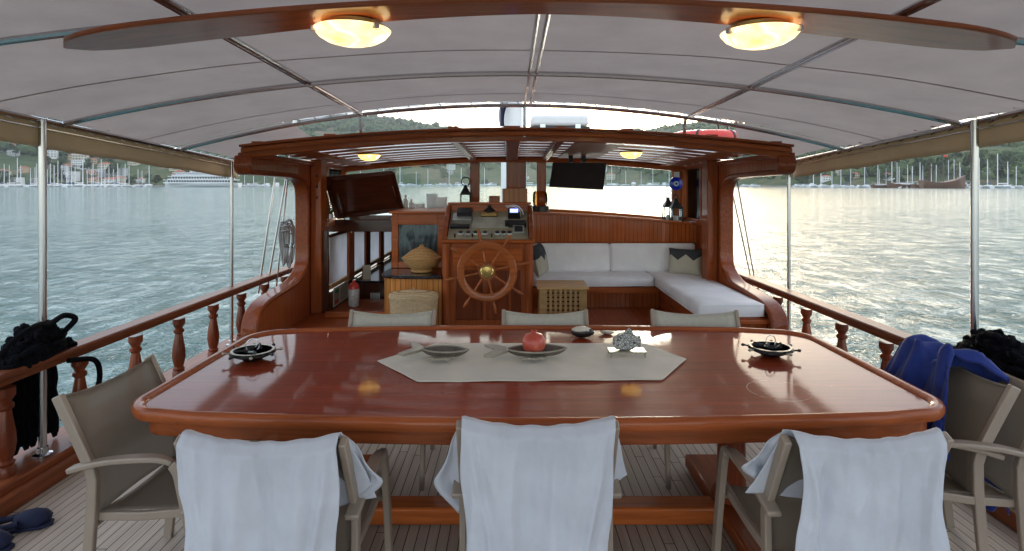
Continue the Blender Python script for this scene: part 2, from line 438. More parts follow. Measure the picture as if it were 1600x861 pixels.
# ------------------------------------------------------------------ SEA, LAND
SEA = -1.12
mb = MB(); mb.add([(-5000, -3000, SEA), (5000, -3000, SEA), (5000, 7000, SEA), (-5000, 7000, SEA)], [(0, 1, 2, 3)])
tag(mb.build('water', WATER, flat=True), kind='structure')
def lerp_tab(tab, x):
    if x <= tab[0][0]: return tab[0][1]
    for (a, b), (c, d2) in zip(tab, tab[1:]):
        if x <= c: return b + (d2 - b) * (x - a) / (c - a)
    return tab[-1][1]
RIDGE = [(-2500, 150), (-600, 150), (0, 150), (300, 168), (440, 181), (560, 183), (620, 187), (680, 196), (740, 208), (800, 222), (880, 228), (960, 212), (1010, 203), (1060, 196), (1100, 192), (1200, 195), (1400, 205), (1600, 212), (2000, 200), (3500, 205)]
DIST = [(-2500, 1300), (700, 1500), (900, 1700), (1000, 1300), (1200, 800), (1400, 620), (3500, 620)]
SHORE = [(-2500, 380), (0, 430), (400, 480), (700, 560), (960, 560), (1150, 470), (1300, 380), (1600, 330), (3500, 300)]
def land_z(x, y):
    px = 800 + F * x / max(y, 1)
    R_ = lerp_tab(DIST, px); s0 = lerp_tab(SHORE, px) + 9; top = CAMZ + (HOR - lerp_tab(RIDGE, px)) / F * R_
    s = (y - s0) / (R_ - s0)
    if s < 0: return SEA - 2
    base = SEA + 1.3
    k = min(s, 1.0)
    k = max(0, (k - .035) / .965) ** .85 if k > .035 else 0
    h = base + (top - base) * k
    if s > 1: h = top - (s - 1) * 60
    h += (nz(x, y, 0, .008) * 9 + nz(x, y, 3, .03) * 3) * min(1, max(0, (s - .04) * 6)) * (1 if s < .9 else .5)
    return h
mb = MB()
ys = [0, .002, .02, .04, .07, .1, .14, .19, .25, .32, .4, .48, .57, .66, .75, .83, .9, .96, 1.0, 1.06, 1.2]
NPX = 150
def tfn(u, v):
    px = -2500 + 6000 * u
    R_ = lerp_tab(DIST, px); s0 = lerp_tab(SHORE, px) + 9
    s = ys[int(round(v * (len(ys) - 1)))]
    y = s0 + (R_ - s0) * s; x = PX(px, y)
    return (x, y, SEA - 1 if s == 0 else land_z(x, y + .01))
mb.grid(tfn, 260, len(ys) - 1)
tag(mb.build('hills', HILL, angle=180), kind='structure')
# quay along the far shore
mb = MB(); q0 = [];
for i in range(0, 121):
    px = -2500 + i * 50; y = lerp_tab(SHORE, px); q0.append((PX(px, y), y))
vs = []
for (x, y) in q0: vs += [(x, y, SEA - .5), (x, y, SEA + 1.0), (x * (1 + 30 / y), y + 30, SEA + 1.05), (x * (1 + 30 / y), y + 30, SEA - .5)]
fs = [(i * 4 + k, i * 4 + k + 1, i * 4 + k + 5, i * 4 + k + 4) for i in range(len(q0) - 1) for k in range(3)]
mb.add(vs, fs); tag(mb.build('quay', QUAY, flat=True), kind='structure')

# woodland on the slopes: uncountable
def ico(sub):
    bm = bmesh.new(); bmesh.ops.create_icosphere(bm, subdivisions=sub, radius=1)
    v = [x.co.copy() for x in bm.verts]; f = [tuple(q.index for q in p.verts) for p in bm.faces]; bm.free(); return v, f
I1, I2 = ico(1), ico(2)
def scatter_wood(pxa, pxb, n, smin, smax, size, seed):
    rnd = random.Random(seed); mb = MB()
    for i in range(n):
        px = rnd.uniform(pxa, pxb); s = smin + (smax - smin) * rnd.random() ** 1.1
        R_ = lerp_tab(DIST, px); s0 = lerp_tab(SHORE, px) + 9; y = s0 + (R_ - s0) * s; x = PX(px, y)
        if nz(x, y, 9, .012) < -.22: continue
        z = land_z(x, y); r = size * rnd.uniform(.6, 1.3)
        for q in range(2):
            ox, oy, oz = rnd.uniform(-.6, .6) * r, rnd.uniform(-.6, .6) * r, rnd.uniform(.1, .7) * r
            rr = r * rnd.uniform(.55, .9); rot = rnd.uniform(0, 6)
            cs, sn = math.cos(rot), math.sin(rot)
            vs = []
            for v in I1[0]:
                k = rr * rnd.uniform(.7, 1.25)
                vs.append((x + ox + (v.x * cs - v.y * sn) * k, y + oy + (v.x * sn + v.y * cs) * k, z + oz + v.z * k * .9))
            mb.add(vs, I1[1])
    return mb
tag(scatter_wood(-500, 1000, 5200, .12, 1.0, 8, 1).build('woodland', LEAF2, flat=True), 'dense green woodland covering the far hills ahead and to the left', 'woodland', None, 'stuff')
tag(scatter_wood(1000, 2300, 3600, .08, 1.0, 4.2, 2).build('woodland', LEAF, flat=True), 'scrubby trees over the brown hillside behind the moored boats on the right', 'woodland', None, 'stuff')

# individual trees close to the far shore
def tree_proto(seed, h, w_, mat):
    rnd = random.Random(seed)
    t = thing('tree', (0, 0, 0), '', 'tree')
    mb = MB(); mb.tube([(0, 0, -.5), (.1, 0, h * .25), (-.1, .1, h * .5), (0, 0, h * .75)], [.35, .28, .2, .08], 6)
    for k in range(5):
        a = rnd.uniform(0, 6.28); mb.tube([(0, 0, h * rnd.uniform(.3, .5)), (math.cos(a) * w_ * .4, math.sin(a) * w_ * .4, h * rnd.uniform(.6, .8))], [.14, .05], 5)
    mb.build('trunk', BARK, t)
    mb = MB()
    cl = [(Vector((rnd.gauss(0, .33) * w_ * .7, rnd.gauss(0, .33) * w_ * .7, h * (.38 + .5 * rnd.random())))) for _ in range(11)]
    for c in cl:
        rr = rnd.uniform(.16, .3) * w_
        for _ in range(46):
            d_ = Vector((rnd.gauss(0, 1), rnd.gauss(0, 1), rnd.gauss(0, .8))).normalized() * rr * rnd.uniform(.5, 1.1)
            p = c + d_; u = Vector((rnd.gauss(0, 1), rnd.gauss(0, 1), rnd.gauss(0, 1))).normalized(); v = u.orthogonal().normalized(); k = rnd.uniform(.35, .75)
            mb.add([p - u * k - v * k, p + u * k - v * k * .6, p + u * k * .8 + v * k, p - u * k * .7 + v * k], [(0, 1, 2, 3)])
    mb.build('crown', mat, t, flat=True)
    return t
tp = [tree_proto(11, 9, 8, LEAF), tree_proto(12, 12, 7, LEAF2), tree_proto(13, 7, 9, LEAF), tree_proto(14, 13, 5, LEAF2)]
used = set()
rt = random.Random(5)
tree_spots = []
for i in range(60): tree_spots.append((rt.uniform(-60, 370), rt.uniform(22, 150), 'L'))
for i in range(16): tree_spots.append((rt.uniform(530, 1090), rt.uniform(22, 90), 'C'))
for i in range(40): tree_spots.append((rt.uniform(1240, 1680), rt.uniform(16, 75), 'R'))
for i, (px, dy, rg) in enumerate(tree_spots):
    p = tp[i % 4]; o = p if i < 4 else copy_tree(p)
    y = lerp_tab(SHORE, px) + dy; x = PX(px, y); o.location = (x, y, land_z(x, y) - .1); o.rotation_euler = (0, 0, rt.uniform(0, 6)); s = rt.uniform(.7, 1.15); o.scale = (s, s, s)
    kd = ['broad bushy', 'tall dark', 'low wide', 'slender dark'][i % 4]
    o['label'] = kd + ' ' + {'L': 'green tree among the houses above the marina on the left shore', 'C': 'tree by the waterfront seen through the wheelhouse windscreen', 'R': 'green tree on the right shore behind the moored boats'}[rg]
    o['group'] = {'L': 'trees among the left shore houses', 'C': 'trees beyond the windscreen', 'R': 'trees on the right shore'}[rg] + ', ' + kd + ' kind'

# houses
def house_proto(w_, d_, h_, wm, roof, floors):
    t = thing('house', (0, 0, 0), '', 'house')
    MB().bb(-w_ / 2, w_ / 2, -d_ / 2, d_ / 2, -3, h_).build('wall', wm, t)
    mb = MB()
    if roof:
        o = .5; mb.add([(-w_ / 2 - o, -d_ / 2 - o, h_), (w_ / 2 + o, -d_ / 2 - o, h_), (w_ / 2 + o, d_ / 2 + o, h_), (-w_ / 2 - o, d_ / 2 + o, h_), (-w_ / 4, 0, h_ + 2), (w_ / 4, 0, h_ + 2)],
                       [(0, 1, 5, 4), (2, 3, 4, 5), (1, 2, 5), (3, 0, 4), (3, 2, 1, 0)])
        mb.build('roof', ROOFT, t, flat=True)
    else:
        mb.bb(-w_ / 2 - .2, w_ / 2 + .2, -d_ / 2 - .2, d_ / 2 + .2, h_ + .003, h_ + .45); mb.build('roof', HW[3], t)
    nw = max(2, int(w_ / 3))
    for fl in range(floors):
        for k in range(nw):
            cx = -w_ / 2 + (k + .5) * w_ / nw; z = (fl + .5) * h_ / floors
            MB().bb(cx - .6, cx + .6, -d_ / 2 - .06, -d_ / 2 + .1, z - .7, z + .7).build('window', WIN, t)
        if fl: MB().bb(-w_ / 2 + .5, w_ / 2 - .5, -d_ / 2 - 1.1, -d_ / 2 + .003, fl * h_ / floors - .1, fl * h_ / floors + .1).build('balcony', WHITEP, t)
    return t
hp = [house_proto(11, 8, 6, HW[0], True, 2), house_proto(15, 9, 9, HW[1], True, 3), house_proto(9, 8, 5.5, HW[2], True, 2), house_proto(17, 9, 9, HW[0], False, 3), house_proto(17, 9, 8, HW[3], False, 3)]
rh = random.Random(21); hs = []
for i in range(90): hs.append((rh.uniform(-80, 375), rh.uniform(26, 190), 'L'))
for i in range(14): hs.append((rh.uniform(525, 1090), rh.uniform(20, 120), 'C'))
for px, dy in ((1262, 40), (1290, 30), (1315, 52), (1335, 38), (1352, 60), (1302, 75), (1390, 30)): hs.append((px, dy, 'R'))
for i, (px, dy, rg) in enumerate(hs):
    k = i % 5; o = hp[k] if i < 5 else copy_tree(hp[k])
    y = lerp_tab(SHORE, px) + dy; x = PX(px, y); o.location = (x, y, land_z(x, y)); o.rotation_euler = (0, 0, rh.uniform(-.5, .5)); s = rh.uniform(.5, .8) * (.8 if rg == 'R' else 1); o.scale = (s, s, s)
    nm = ['two storey white house with tiled roof', 'cream three storey house with tiled roof', 'small ochre house with tiled roof', 'white flat roofed block', 'long grey flat roofed building'][k]
    o['label'] = nm + {'L': ' on the slope above the left marina', 'C': ' on the waterfront seen through the windscreen', 'R': ' behind the boats on the right shore'}[rg]
    o['group'] = {'L': 'houses above the left marina', 'C': 'houses beyond the windscreen', 'R': 'houses on the right shore'}[rg] + ', ' + nm.split(' ')[0] + ' kind'

# boats
def hull(L, B, H, n=12, sheer=.5):
    mb = MB(); secs = []
    for i in range(n + 1):
        t = i / n; x = -L / 2 + L * t
        b = B / 2 * (max(.02, 1 - abs((t - .42) / .58) ** 2.4) if t > .42 else (.78 + .22 * (t / .42)))
        z = H * (1 + sheer * (t - .35) ** 2 * 1.5)
        secs.append([(x, -b, z), (x, -b * .85, z * .35), (x + (.0), -b * .4, -.5), (x, b * .4, -.5), (x, b * .85, z * .35), (x, b, z)])
    vs = [p for s in secs for p in s]; fs = []
    for i in range(n):
        for k in range(6): fs.append((i * 6 + k, i * 6 + (k + 1) % 6, (i + 1) * 6 + (k + 1) % 6, (i + 1) * 6 + k))
    fs += [tuple(range(6)), tuple(n * 6 + k for k in range(6))]
    return mb.add(vs, fs)
def sailboat(L, mh, boomc):
    t = thing('sailing_yacht', (0, 0, 0), '', 'sailboat')
    hull(L, L * .3, 1.2).build('hull', HULLW, t)
    MB().prism([(-L * .28, 1.15), (L * .18, 1.15), (L * .08, 1.75), (-L * .2, 1.8)], 'xz', -L * .1, L * .1).build('cabin', HULLW, t)
    MB().tube([(L * .08, 0, 1), (L * .08, 0, mh)], [.26, .18], 6).build('mast', HULLW, t)
    MB().tube([(L * .08, 0, 2.6), (-L * .32, 0, 2.7)], .22, 6).build('boom', boomc, t)
    mb = MB(); mb.tube([(L * .49, 0, 1.5), (L * .08, 0, mh * .97)], .035, 4); mb.tube([(-L * .49, 0, 1.4), (L * .08, 0, mh)], .03, 4); mb.tube([(L * .06, -L * .14, mh * .55), (L * .06, L * .14, mh * .55)], .05, 4)
    mb.build('rigging', STEEL, t)
    return t
def motoryacht(L):
    t = thing('motor_yacht', (0, 0, 0), '', 'motorboat')
    hull(L, L * .3, 1.6).build('hull', HULLW, t)
    MB().prism([(-L * .35, 1.55), (L * .22, 1.55), (L * .08, 2.9), (-L * .35, 3.0)], 'xz', -L * .11, L * .11).build('cabin', WHITEP, t)
    MB().prism([(-L * .3, 2.1), (L * .15, 2.1), (L * .1, 2.6), (-L * .3, 2.6)], 'xz', -L * .112, L * .112).build('window', WIN, t)
    MB().bb(-L * .3, 0, -L * .09, L * .09, 3.6, 3.75).build('flybridge_roof', BLUEP, t)
    MB().tube([(-L * .25, 0, 2.9), (-L * .25, 0, 3.65)], .1, 6).build('roof_post', WHITEP, t)
    return t
def gulet(L, mat=GULETW):
    t = thing('wooden_gulet', (0, 0, 0), '', 'boat')
    hull(L, L * .26, 2.4, 14, 1.2).build('hull', mat, t)
    MB().bb(-L * .28, L * .12, -L * .08, L * .08, 2.2, 3.8).build('cabin', HULLW, t)
    MB().bb(-L * .42, -L * .1, -L * .1, L * .1, 4.5, 4.65).build('awning', HULLW, t)
    for x, h in ((L * .2, L * .85), (-L * .12, L * .78)):
        MB().tube([(x, 0, 2), (x, 0, h)], [.26, .14], 7).build('mast', HULLW, t)
    mb = MB()
    for x, h in ((L * .2, L * .85), (-L * .12, L * .78)):
        for s in (-1, 1): mb.tube([(x - 1, s * L * .12, 2.4), (x, 0, h * .95)], .04, 4)
    mb.tube([(L * .62, 0, 3.6), (L * .2, 0, L * .83)], .04, 4); mb.tube([(L * .2, 0, L * .84), (-L * .12, 0, L * .77)], .04, 4)
    mb.build('rigging', BLACKM, t)
    MB().tube([(L * .45, 0, 3), (L * .64, 0, 3.8)], .12, 6).build('bowsprit', mat, t)
    return t
sp = [sailboat(12, 16, BLUEP), sailboat(14, 19, WHITEP), sailboat(10, 14, BLACKM)]
mp = motoryacht(13); gp = gulet(22)
rb = random.Random(33)
cnt = {}
def put(proto, px, dy, rz, s, label, group, key):
    o = proto if key not in cnt else copy_tree(proto); cnt[key] = 1
    y = lerp_tab(SHORE, px) + dy; o.location = (PX(px, y), y, SEA); o.rotation_euler = (0, 0, rz); o.scale = (s, s, s)
    o['label'] = label; o['group'] = group; return o
k = 0
for px in [-60, -38, -15, 5, 14, 30, 44, 58, 70, 84, 96, 108, 118, 130, 141, 152, 163, 174, 186, 200, 214, 232, -50, -27, -4, 22, 51, 77, 90, 102, 113, 124, 136, 147, 158, 168, 180, 193, 222]:
    put(sp[k % 3], px + rb.uniform(-3, 3), -8 - rb.uniform(0, 12), R(90 + rb.uniform(-14, 14)), rb.uniform(.8, 1.15), ['white sailing yacht with blue furled sail in the left marina', 'tall masted white yacht with bare boom in the left marina', 'small white yacht with dark boom in the left marina'][k % 3], ['left marina yachts with blue booms', 'left marina yachts with white booms', 'left marina yachts with dark booms'][k % 3], 's%d' % (k % 3)); k += 1
for px in [383, 398, 412, 540, 562, 585, 604, 628, 650, 668, 700, 722, 760, 826, 862, 880, 955, 975, 1000, 1020, 1048, 1080]:
    put(sp[k % 3], px + rb.uniform(-3, 3), -8 - rb.uniform(0, 30), R(rb.uniform(0, 180)), rb.uniform(.8, 1.25), ['white sailing yacht with blue boom cover off the quay beyond the windscreen', 'taller white sailing yacht off the quay beyond the windscreen', 'small sailing yacht with dark boom off the quay beyond the windscreen'][k % 3], ['blue boom', 'tall', 'dark boom'][k % 3] + ' yachts beyond the windscreen', 's%d' % (k % 3)); k += 1
for px in [1283, 1300, 1316, 1397, 1405, 1438, 1494, 1500, 1544, 1562, 1590, 1625, 1270, 1330, 1352, 1372, 1425, 1465, 1530, 1575]:
    put(sp[k % 3], px, -6 - rb.uniform(0, 8), R(90 + rb.uniform(-50, 50)), rb.uniform(.75, 1.05), ['white sailing yacht with blue boom cover moored on the right shore', 'taller white sailing yacht moored on the right shore', 'small sailing yacht with dark boom moored on the right shore'][k % 3], ['blue boom', 'tall', 'dark boom'][k % 3] + ' yachts on the right shore', 's%d' % (k % 3)); k += 1
for px in [395, 415, 432, 640, 690, 720, 770, 900, 930, 960, 990, 1015, 1040, 1075, 1095]:
    put(mp, px, -6 - rb.uniform(0, 20), R(rb.uniform(0, 360)), rb.uniform(.8, 1.2), 'white motor yacht moored at the quay ahead of the bow', 'motor yachts ahead of the bow', 'm')
for px in [1166, 1180, 1250, 1262, 1272, 1288, 1308, 1325, 1345, 1360, 1520, 1578, 1612]:
    put(mp, px, -4 - rb.uniform(0, 10), R(rb.uniform(-30, 30)), rb.uniform(.5, .75), 'small white motorboat along the right shore', 'motorboats on the right shore', 'm')
for i, (px, s, rz) in enumerate(((1378, .62, 8), (1412, .8, 170), (1447, .75, 5), (1493, .85, 175))):
    put(gp, px, -14, R(rz), s, 'two masted wooden gulet with dark hull moored on the right shore', 'gulets on the right shore', 'g')
# square rigged ship with a red flag
t = thing('sailing_ship', (PX(1474, 325), 325, SEA), 'tall wooden three masted ship with yards and a red flag on the right shore', 'ship')
x0, y0 = PX(1474, 325), 325
hb = hull(24, 6.5, 3.2, 14, 2.0); hb.v = [v + Vector((x0, y0, SEA)) for v in hb.v]; hb.build('hull', GULETW, t)
for dx, h in ((-7, 14), (0, 17.5), (7, 14.5)):
    MB().tube([(x0 + dx, y0, SEA + 2), (x0 + dx, y0, SEA + h)], [.28, .12], 6).build('mast', GULETW, t)
    for q in (.5, .7, .88): MB().tube([(x0 + dx - 3.2 * (1.2 - q), y0 - 1.2, SEA + h * q), (x0 + dx + 3.2 * (1.2 - q), y0 + 1.2, SEA + h * q)], .12, 5).build('yard', GULETW, t)
mb = MB()
for dx, h in ((-7, 14), (0, 17.5), (7, 14.5)):
    for s in (-1, 1):
        for q in (-1.5, -.5, .5, 1.5): mb.tube([(x0 + dx + q * 1.3, y0 + s * 3, SEA + 3), (x0 + dx, y0, SEA + h * .9)], .05, 4)
mb.build('rigging', BLACKM, t)
MB().grid(lambda u, v: (x0 + .1 + u * 2.2, y0 + .2 * math.sin(u * 5), SEA + 16.9 + v * 1.3), 6, 3).build('flag', RED, t, solid=.03)
# passenger ferry
yf = 420; xa, xb = PX(258, yf), PX(375, yf)
t = thing('passenger_ferry', ((xa + xb) / 2, yf, SEA), 'long white three deck passenger ship moored on the far left shore', 'ship')
L_ = xb - xa; cx = (xa + xb) / 2
hb = hull(L_, 9, 2.6, 14, .8); hb.v = [Vector((cx - v.x, yf + v.y, SEA + v.z)) for v in hb.v]; hb.build('hull', HULLW, t)
for i, (a, b_, z) in enumerate(((.02, .96, 2.7), (.06, .92, 5.2), (.10, .9, 7.7))):
    MB().bb(xa + L_ * (a + .04) + i, xa + L_ * b_ - 2, yf - 3.3, yf + 3.5, SEA + z, SEA + z + 2.3).build('saloon', WIN if i < 2 else HULLW, t)
    MB().bb(xa + L_ * a + i, xa + L_ * b_, yf - 4.2, yf + 4.2, SEA + z + 2.12, SEA + z + 2.55).build('deck', HULLW, t)
    mb = MB()
    for q in range(24): xx = xa + L_ * (a + .05) + i + q * L_ * .036; mb.bb(xx, xx + .35, yf - 4.0, yf - 3.5, SEA + z, SEA + z + 2.2)
    mb.build('deck_posts', HULLW, t)
    mb = MB(); mb.bb(xa + L_ * a + i, xa + L_ * b_, yf - 4.25, yf - 4.15, SEA + z - .1, SEA + z + .75); mb.build('bulwark', HULLW, t)
MB().bb(cx + 2, cx + 7, yf - 1.5, yf + 1.5, SEA + 10.3, SEA + 12.6).build('funnel', HULLW, t)
MB().tube([(cx - 8, yf, SEA + 10), (cx - 8, yf, SEA + 15)], .15, 6).build('mast', HULLW, t)

# ------------------------------------------------------------------ OUR BOAT: hull and deck
def outline(off=0):
    pts = [(-2.95 + off, -2.5), (-2.95 + off, 6), (-2.85 + off, 9), (-2.4 + off, 12), (-1.4 + off * .8, 15), (0, 17.5 - off * 2)]
    pts = sm2(pts, 4)
    return pts + [(-x, y) for x, y in pts[::-1][1:]]
ol = outline(0)
mb = MB(); n = len(ol)
vs = [(x, y, 0) for x, y in ol] + [(x * .9, y * .97, SEA - .4) for x, y in ol]
mb.add(vs, [tuple(range(n))] + [(i, i + 1, n + i + 1, n + i) for i in range(n - 1)] + [(n - 1, 0, n, 2 * n - 1)])
tag(mb.build('boat_hull', WHITEP, angle=30), kind='structure')
mb = MB(); mb.add([(x, y, .004) for x, y in outline(.12)], [tuple(range(len(ol)))])
tag(mb.build('deck', DECK, flat=True), kind='structure')

# ------------------------------------------------------------------ railings
XL, XR = -2.78, 2.65
def baluster_prof(h):
    return [(r_ * 1.32, z_) for r_, z_ in [(.030, 0), (.036, .005), (.036, .05), (.030, .06), (.036, .075), (.026, .09), (.034, .13), (.039, .18), (.036, .24), (.026, .32), (.021, .36), (.031, .375), (.031, .395), (.021, .405), (.026, .42), (.035, .44), (.036, h - .045), (.036, h)]]
for side, X, lab in ((-1, XL, 'varnished wooden railing with turned balusters along the left side of the deck'), (1, XR, 'varnished wooden railing with turned balusters along the right side of the deck')):
    t = thing('railing', (X, 3, 0), lab, 'railing')
    def rx(y): return X - side * .012 * max(0, y - 3)
    yy = [-2 + .5 * i for i in range(23)]
    MB().bar([(rx(y), y, .70) for y in yy], .13, .038).build('handrail', W_RAIL, t, bevel=.012)
    MB().bar([(rx(y), y, .662) for y in yy], .07, .036).build('subrail', W_RAIL, t)
    mb = MB()
    mb.bar([(rx(y) + side * .05, y, .07) for y in yy], .30, .135); mb.build('kerb', W_RAIL, t, bevel=.012)
    MB().bar([(rx(y) - side * .125, y, .05) for y in yy], .05, .10).build('kerb_moulding', W_RAIL, t, bevel=.015)
    first = None; y = 3.26 if side < 0 else 3.08
    ylist = [y + .555 * q for q in range(-3, 11)]
    for yy_ in ylist:
        if first is None:
            first = MB().lathe((rx(yy_), yy_, .135), baluster_prof(.485), 16).build('baluster', W_BAL, t); fy = yy_
        else:
            c = first.copy(); COL.objects.link(c); c.location = (rx(yy_) - rx(fy), yy_ - fy, 0)

# ------------------------------------------------------------------ awning
HOOPS = [-.3, .95, 2.37, 3.67, 4.97]
CX = .0; HW_ = 2.78
def he(y): return 2.10 - .065 * (y - 3.67)
def hc(y): return 2.415 - .02 * (y - 3.67)
def hz(x, y):
    u = (x - CX) / HW_; return he(y) + (hc(y) - he(y)) * (1 - u * u)
t = thing('awning', (0, 2, 2), 'grey canvas awning on arched steel pipes over the dining deck', 'awning')
def cfn(u, v):
    x = -HW_ + 2 * HW_ * u; y = -1.2 + 6.15 * v
    z = hz(x, y) + .03
    for a, b_ in zip(HOOPS, HOOPS[1:]):
        if a <= y <= b_: z -= .022 * math.sin(math.pi * (y - a) / (b_ - a)) * (1 - .5 * u * 0)
    z += .006 * nz(x * 1.5, y * 1.5, 1)
    return (x, y, z)
MB().grid(cfn, 60, 70).build('canopy', CANVAS, t, angle=180)
for ys_ in (.4, 1.75, 3.1, 4.45):
    mb = MB()
    def sfn(u, v):
        p = cfn(u, (ys_ + 1.2 - .009 + .018 * v) / 6.15); return (p[0], p[1], p[2] - .0025)
    mb.grid(sfn, 60, 1); mb.build('seam', SEAM, t, angle=180)
mb = MB()
for sx, xi, pts in ((-1, 0, [(-2.78, 4.97), (-1.85, 4.97), (-2.02, 6.2), (-2.78, 6.05)]), (1, 0, [(2.75, 4.97), (1.85, 4.97), (2.25, 5.9), (2.75, 5.9)])):
    a, b_, c, e = [Vector((p[0], p[1], 0)) for p in pts]
    def gf(u, v):
        p = a.lerp(b_, u).lerp(e.lerp(c, u), v); z = hz(p.x, 4.97) + .03 - (.05 * v) - .03 * math.sin(math.pi * u) * v + .012 * math.sin(9 * u + 5 * v) * v
        return (p.x, p.y, z)
    mb = MB(); mb.grid(gf, 14, 12); mb.build('gusset', CANVAS, t, angle=180)
for y in HOOPS:
    MB().tube([(CX - HW_ + 2 * HW_ * i / 28, y, hz(CX - HW_ + 2 * HW_ * i / 28, y)) for i in range(29)], .0165, 8).build('hoop', STEEL, t)
for x in (-1.27, .13, 1.46):
    for dx in ((-.022, .022) if x == .13 else (0, .026)):
        MB().tube([(x + dx, y, hz(x, y) + .004) for y in [HOOPS[0] + .31 * i for i in range(18)]], .0125, 8).build('stringer', STEEL, t)
for s in (-1, 1):
    yend = 6.05 if s < 0 else 5.9
    MB().tube([(s * HW_, y, he(y)) for y in (-1.2, 1, 2.4, 3.67, 4.97, yend)], .0165, 8).build('side_pipe', STEEL, t)
    MB().tube([(s * HW_ + s * .002, y, he(y) - .045) for y in (-1.2, 1, 2.4, 3.67, 4.97, yend)], .006, 6).build('bolt_rope', STEEL, t)
    mb = MB(); y = 1.0
    while y < yend:
        z = he(y); mb.tube([(s * (HW_ - .05), y, z + .022), (s * (HW_ + .012), y + .015, z + .026), (s * (HW_ + .02), y + .03, z - .01), (s * (HW_ - .02), y + .045, z - .028)], .003, 5); y += .16
    mb.build('lacing', WHITEP if s < 0 else BLACKP, t)
    def vf(u, v):
        y = 0.2 + (yend + .02 - .2) * u; z = he(y) - .01 - .150 * v - .004 * math.sin(y * 7) * v
        return (s * (HW_ + .012 + .008 * math.sin(y * 4.2 + 1) * v), y, z)
    MB().grid(vf, 70, 4).build('valance', VALANCE, t, angle=180, solid=.004)
x = -1.8
while x < 1.85:
    z = hz(x, 4.97); MB().tube([(x, 4.91, z + .03), (x + .02, 4.965, z + .036), (x + .05, 4.99, z + .0), (x + .07, 4.95, z - .02)], .0035, 5).build('lace', BLACKP, t); x += .13
mb = MB(); mb.tube([(x / 10, 5.0, hz(x / 10, 5.0) + .035 + .006 * math.sin(x * 2.4)) for x in range(-18, 19)], .006, 6); mb.build('front_rope', WHITEP, t)
for X, Y, r in ((-2.76, 3.5, .021), (2.72, 3.5, .021), (-2.77, 5.88, .017), (2.73, 5.87, .017), (-2.76, .6, .021), (2.72, .6, .021)):
    b_ = MB().tube([(X, Y, .14), (X, Y, he(Y))], r, 12).build('post', STEEL, t)
    MB().lathe((X, Y, .138), [(.05, 0), (.05, .012), (.03, .02), (.028, .05)], 14).build('post_base', STEEL, b_)
for x in (-1.27, .105, 1.45):
    MB().tube([(x, 4.97, hz(x, 4.97)), (x, 5.02, 2.13)], .014, 8).build('front_strut', STEEL, t)
# wooden beam under the first hoop
def beam_pts(x):
    u = abs(x - .105) / 1.83
    near = 2.15; wdt = .17 + .11 * min(1, u * 1.6) ** 1.2
    if u > .82: wdt *= math.sqrt(max(.0, 1 - ((u - .82) / .18) ** 2)) * .98 + .02
    mid = near + (.17 + .11 * min(1, u * 1.6) ** 1.2) / 2
    z = 2.396 - .14 * u * u
    return mid, wdt, z
mb = MB(); vs = []; NB = 60
for i in range(NB + 1):
    x = .105 - 1.83 + 3.66 * i / NB; m_, w_, z = beam_pts(x)
    vs += [(x, m_ - w_ / 2, z), (x, m_ + w_ / 2, z), (x, m_ + w_ / 2, z + .022), (x, m_ - w_ / 2, z + .022)]
fs = [(i * 4 + k, i * 4 + (k + 1) % 4, i * 4 + 4 + (k + 1) % 4, i * 4 + 4 + k) for i in range(NB) for k in range(4)] + [(0, 1, 2, 3), tuple(NB * 4 + k for k in range(4))]
mb.add(vs, fs); mb.build('crossbeam', W_BEAM, t, bevel=.01)
# lamps under the beam
for px, lab in ((551, 'glowing glass dome lamp under the crossbeam, the left of the two big ones'), (1187, 'glowing glass dome lamp under the crossbeam, the right of the two big ones')):
    Y = 2.36; X = PX(px, Y); m_, w_, zb = beam_pts(X); zb = zb - .003
    t2 = thing('ceiling_lamp', (X, Y, zb), lab, 'lamp', 'dome lamps on the awning crossbeam')
    MB().lathe((X, Y, zb - .028), [(.115, 0), (.12, .006), (.12, .028)], 32).build('lamp_base', BRASS, t2)
    prof = [(.02, -.079), (.06, -.075), (.10, -.063), (.13, -.045), (.147, -.025), (.150, -.018), (.147, -.016)]
    MB().lathe((X, Y, zb - .006), [(.004, -.080)] + prof, 40).build('lamp_shade', LAMP, t2)
    for a in (200, 320, 80):
        MB().box((X + .148 * math.cos(R(a)), Y + .148 * math.sin(R(a)), zb - .03), (.022, .022, .022), R(a)).build('clip', WHITEP, t2, bevel=.004)

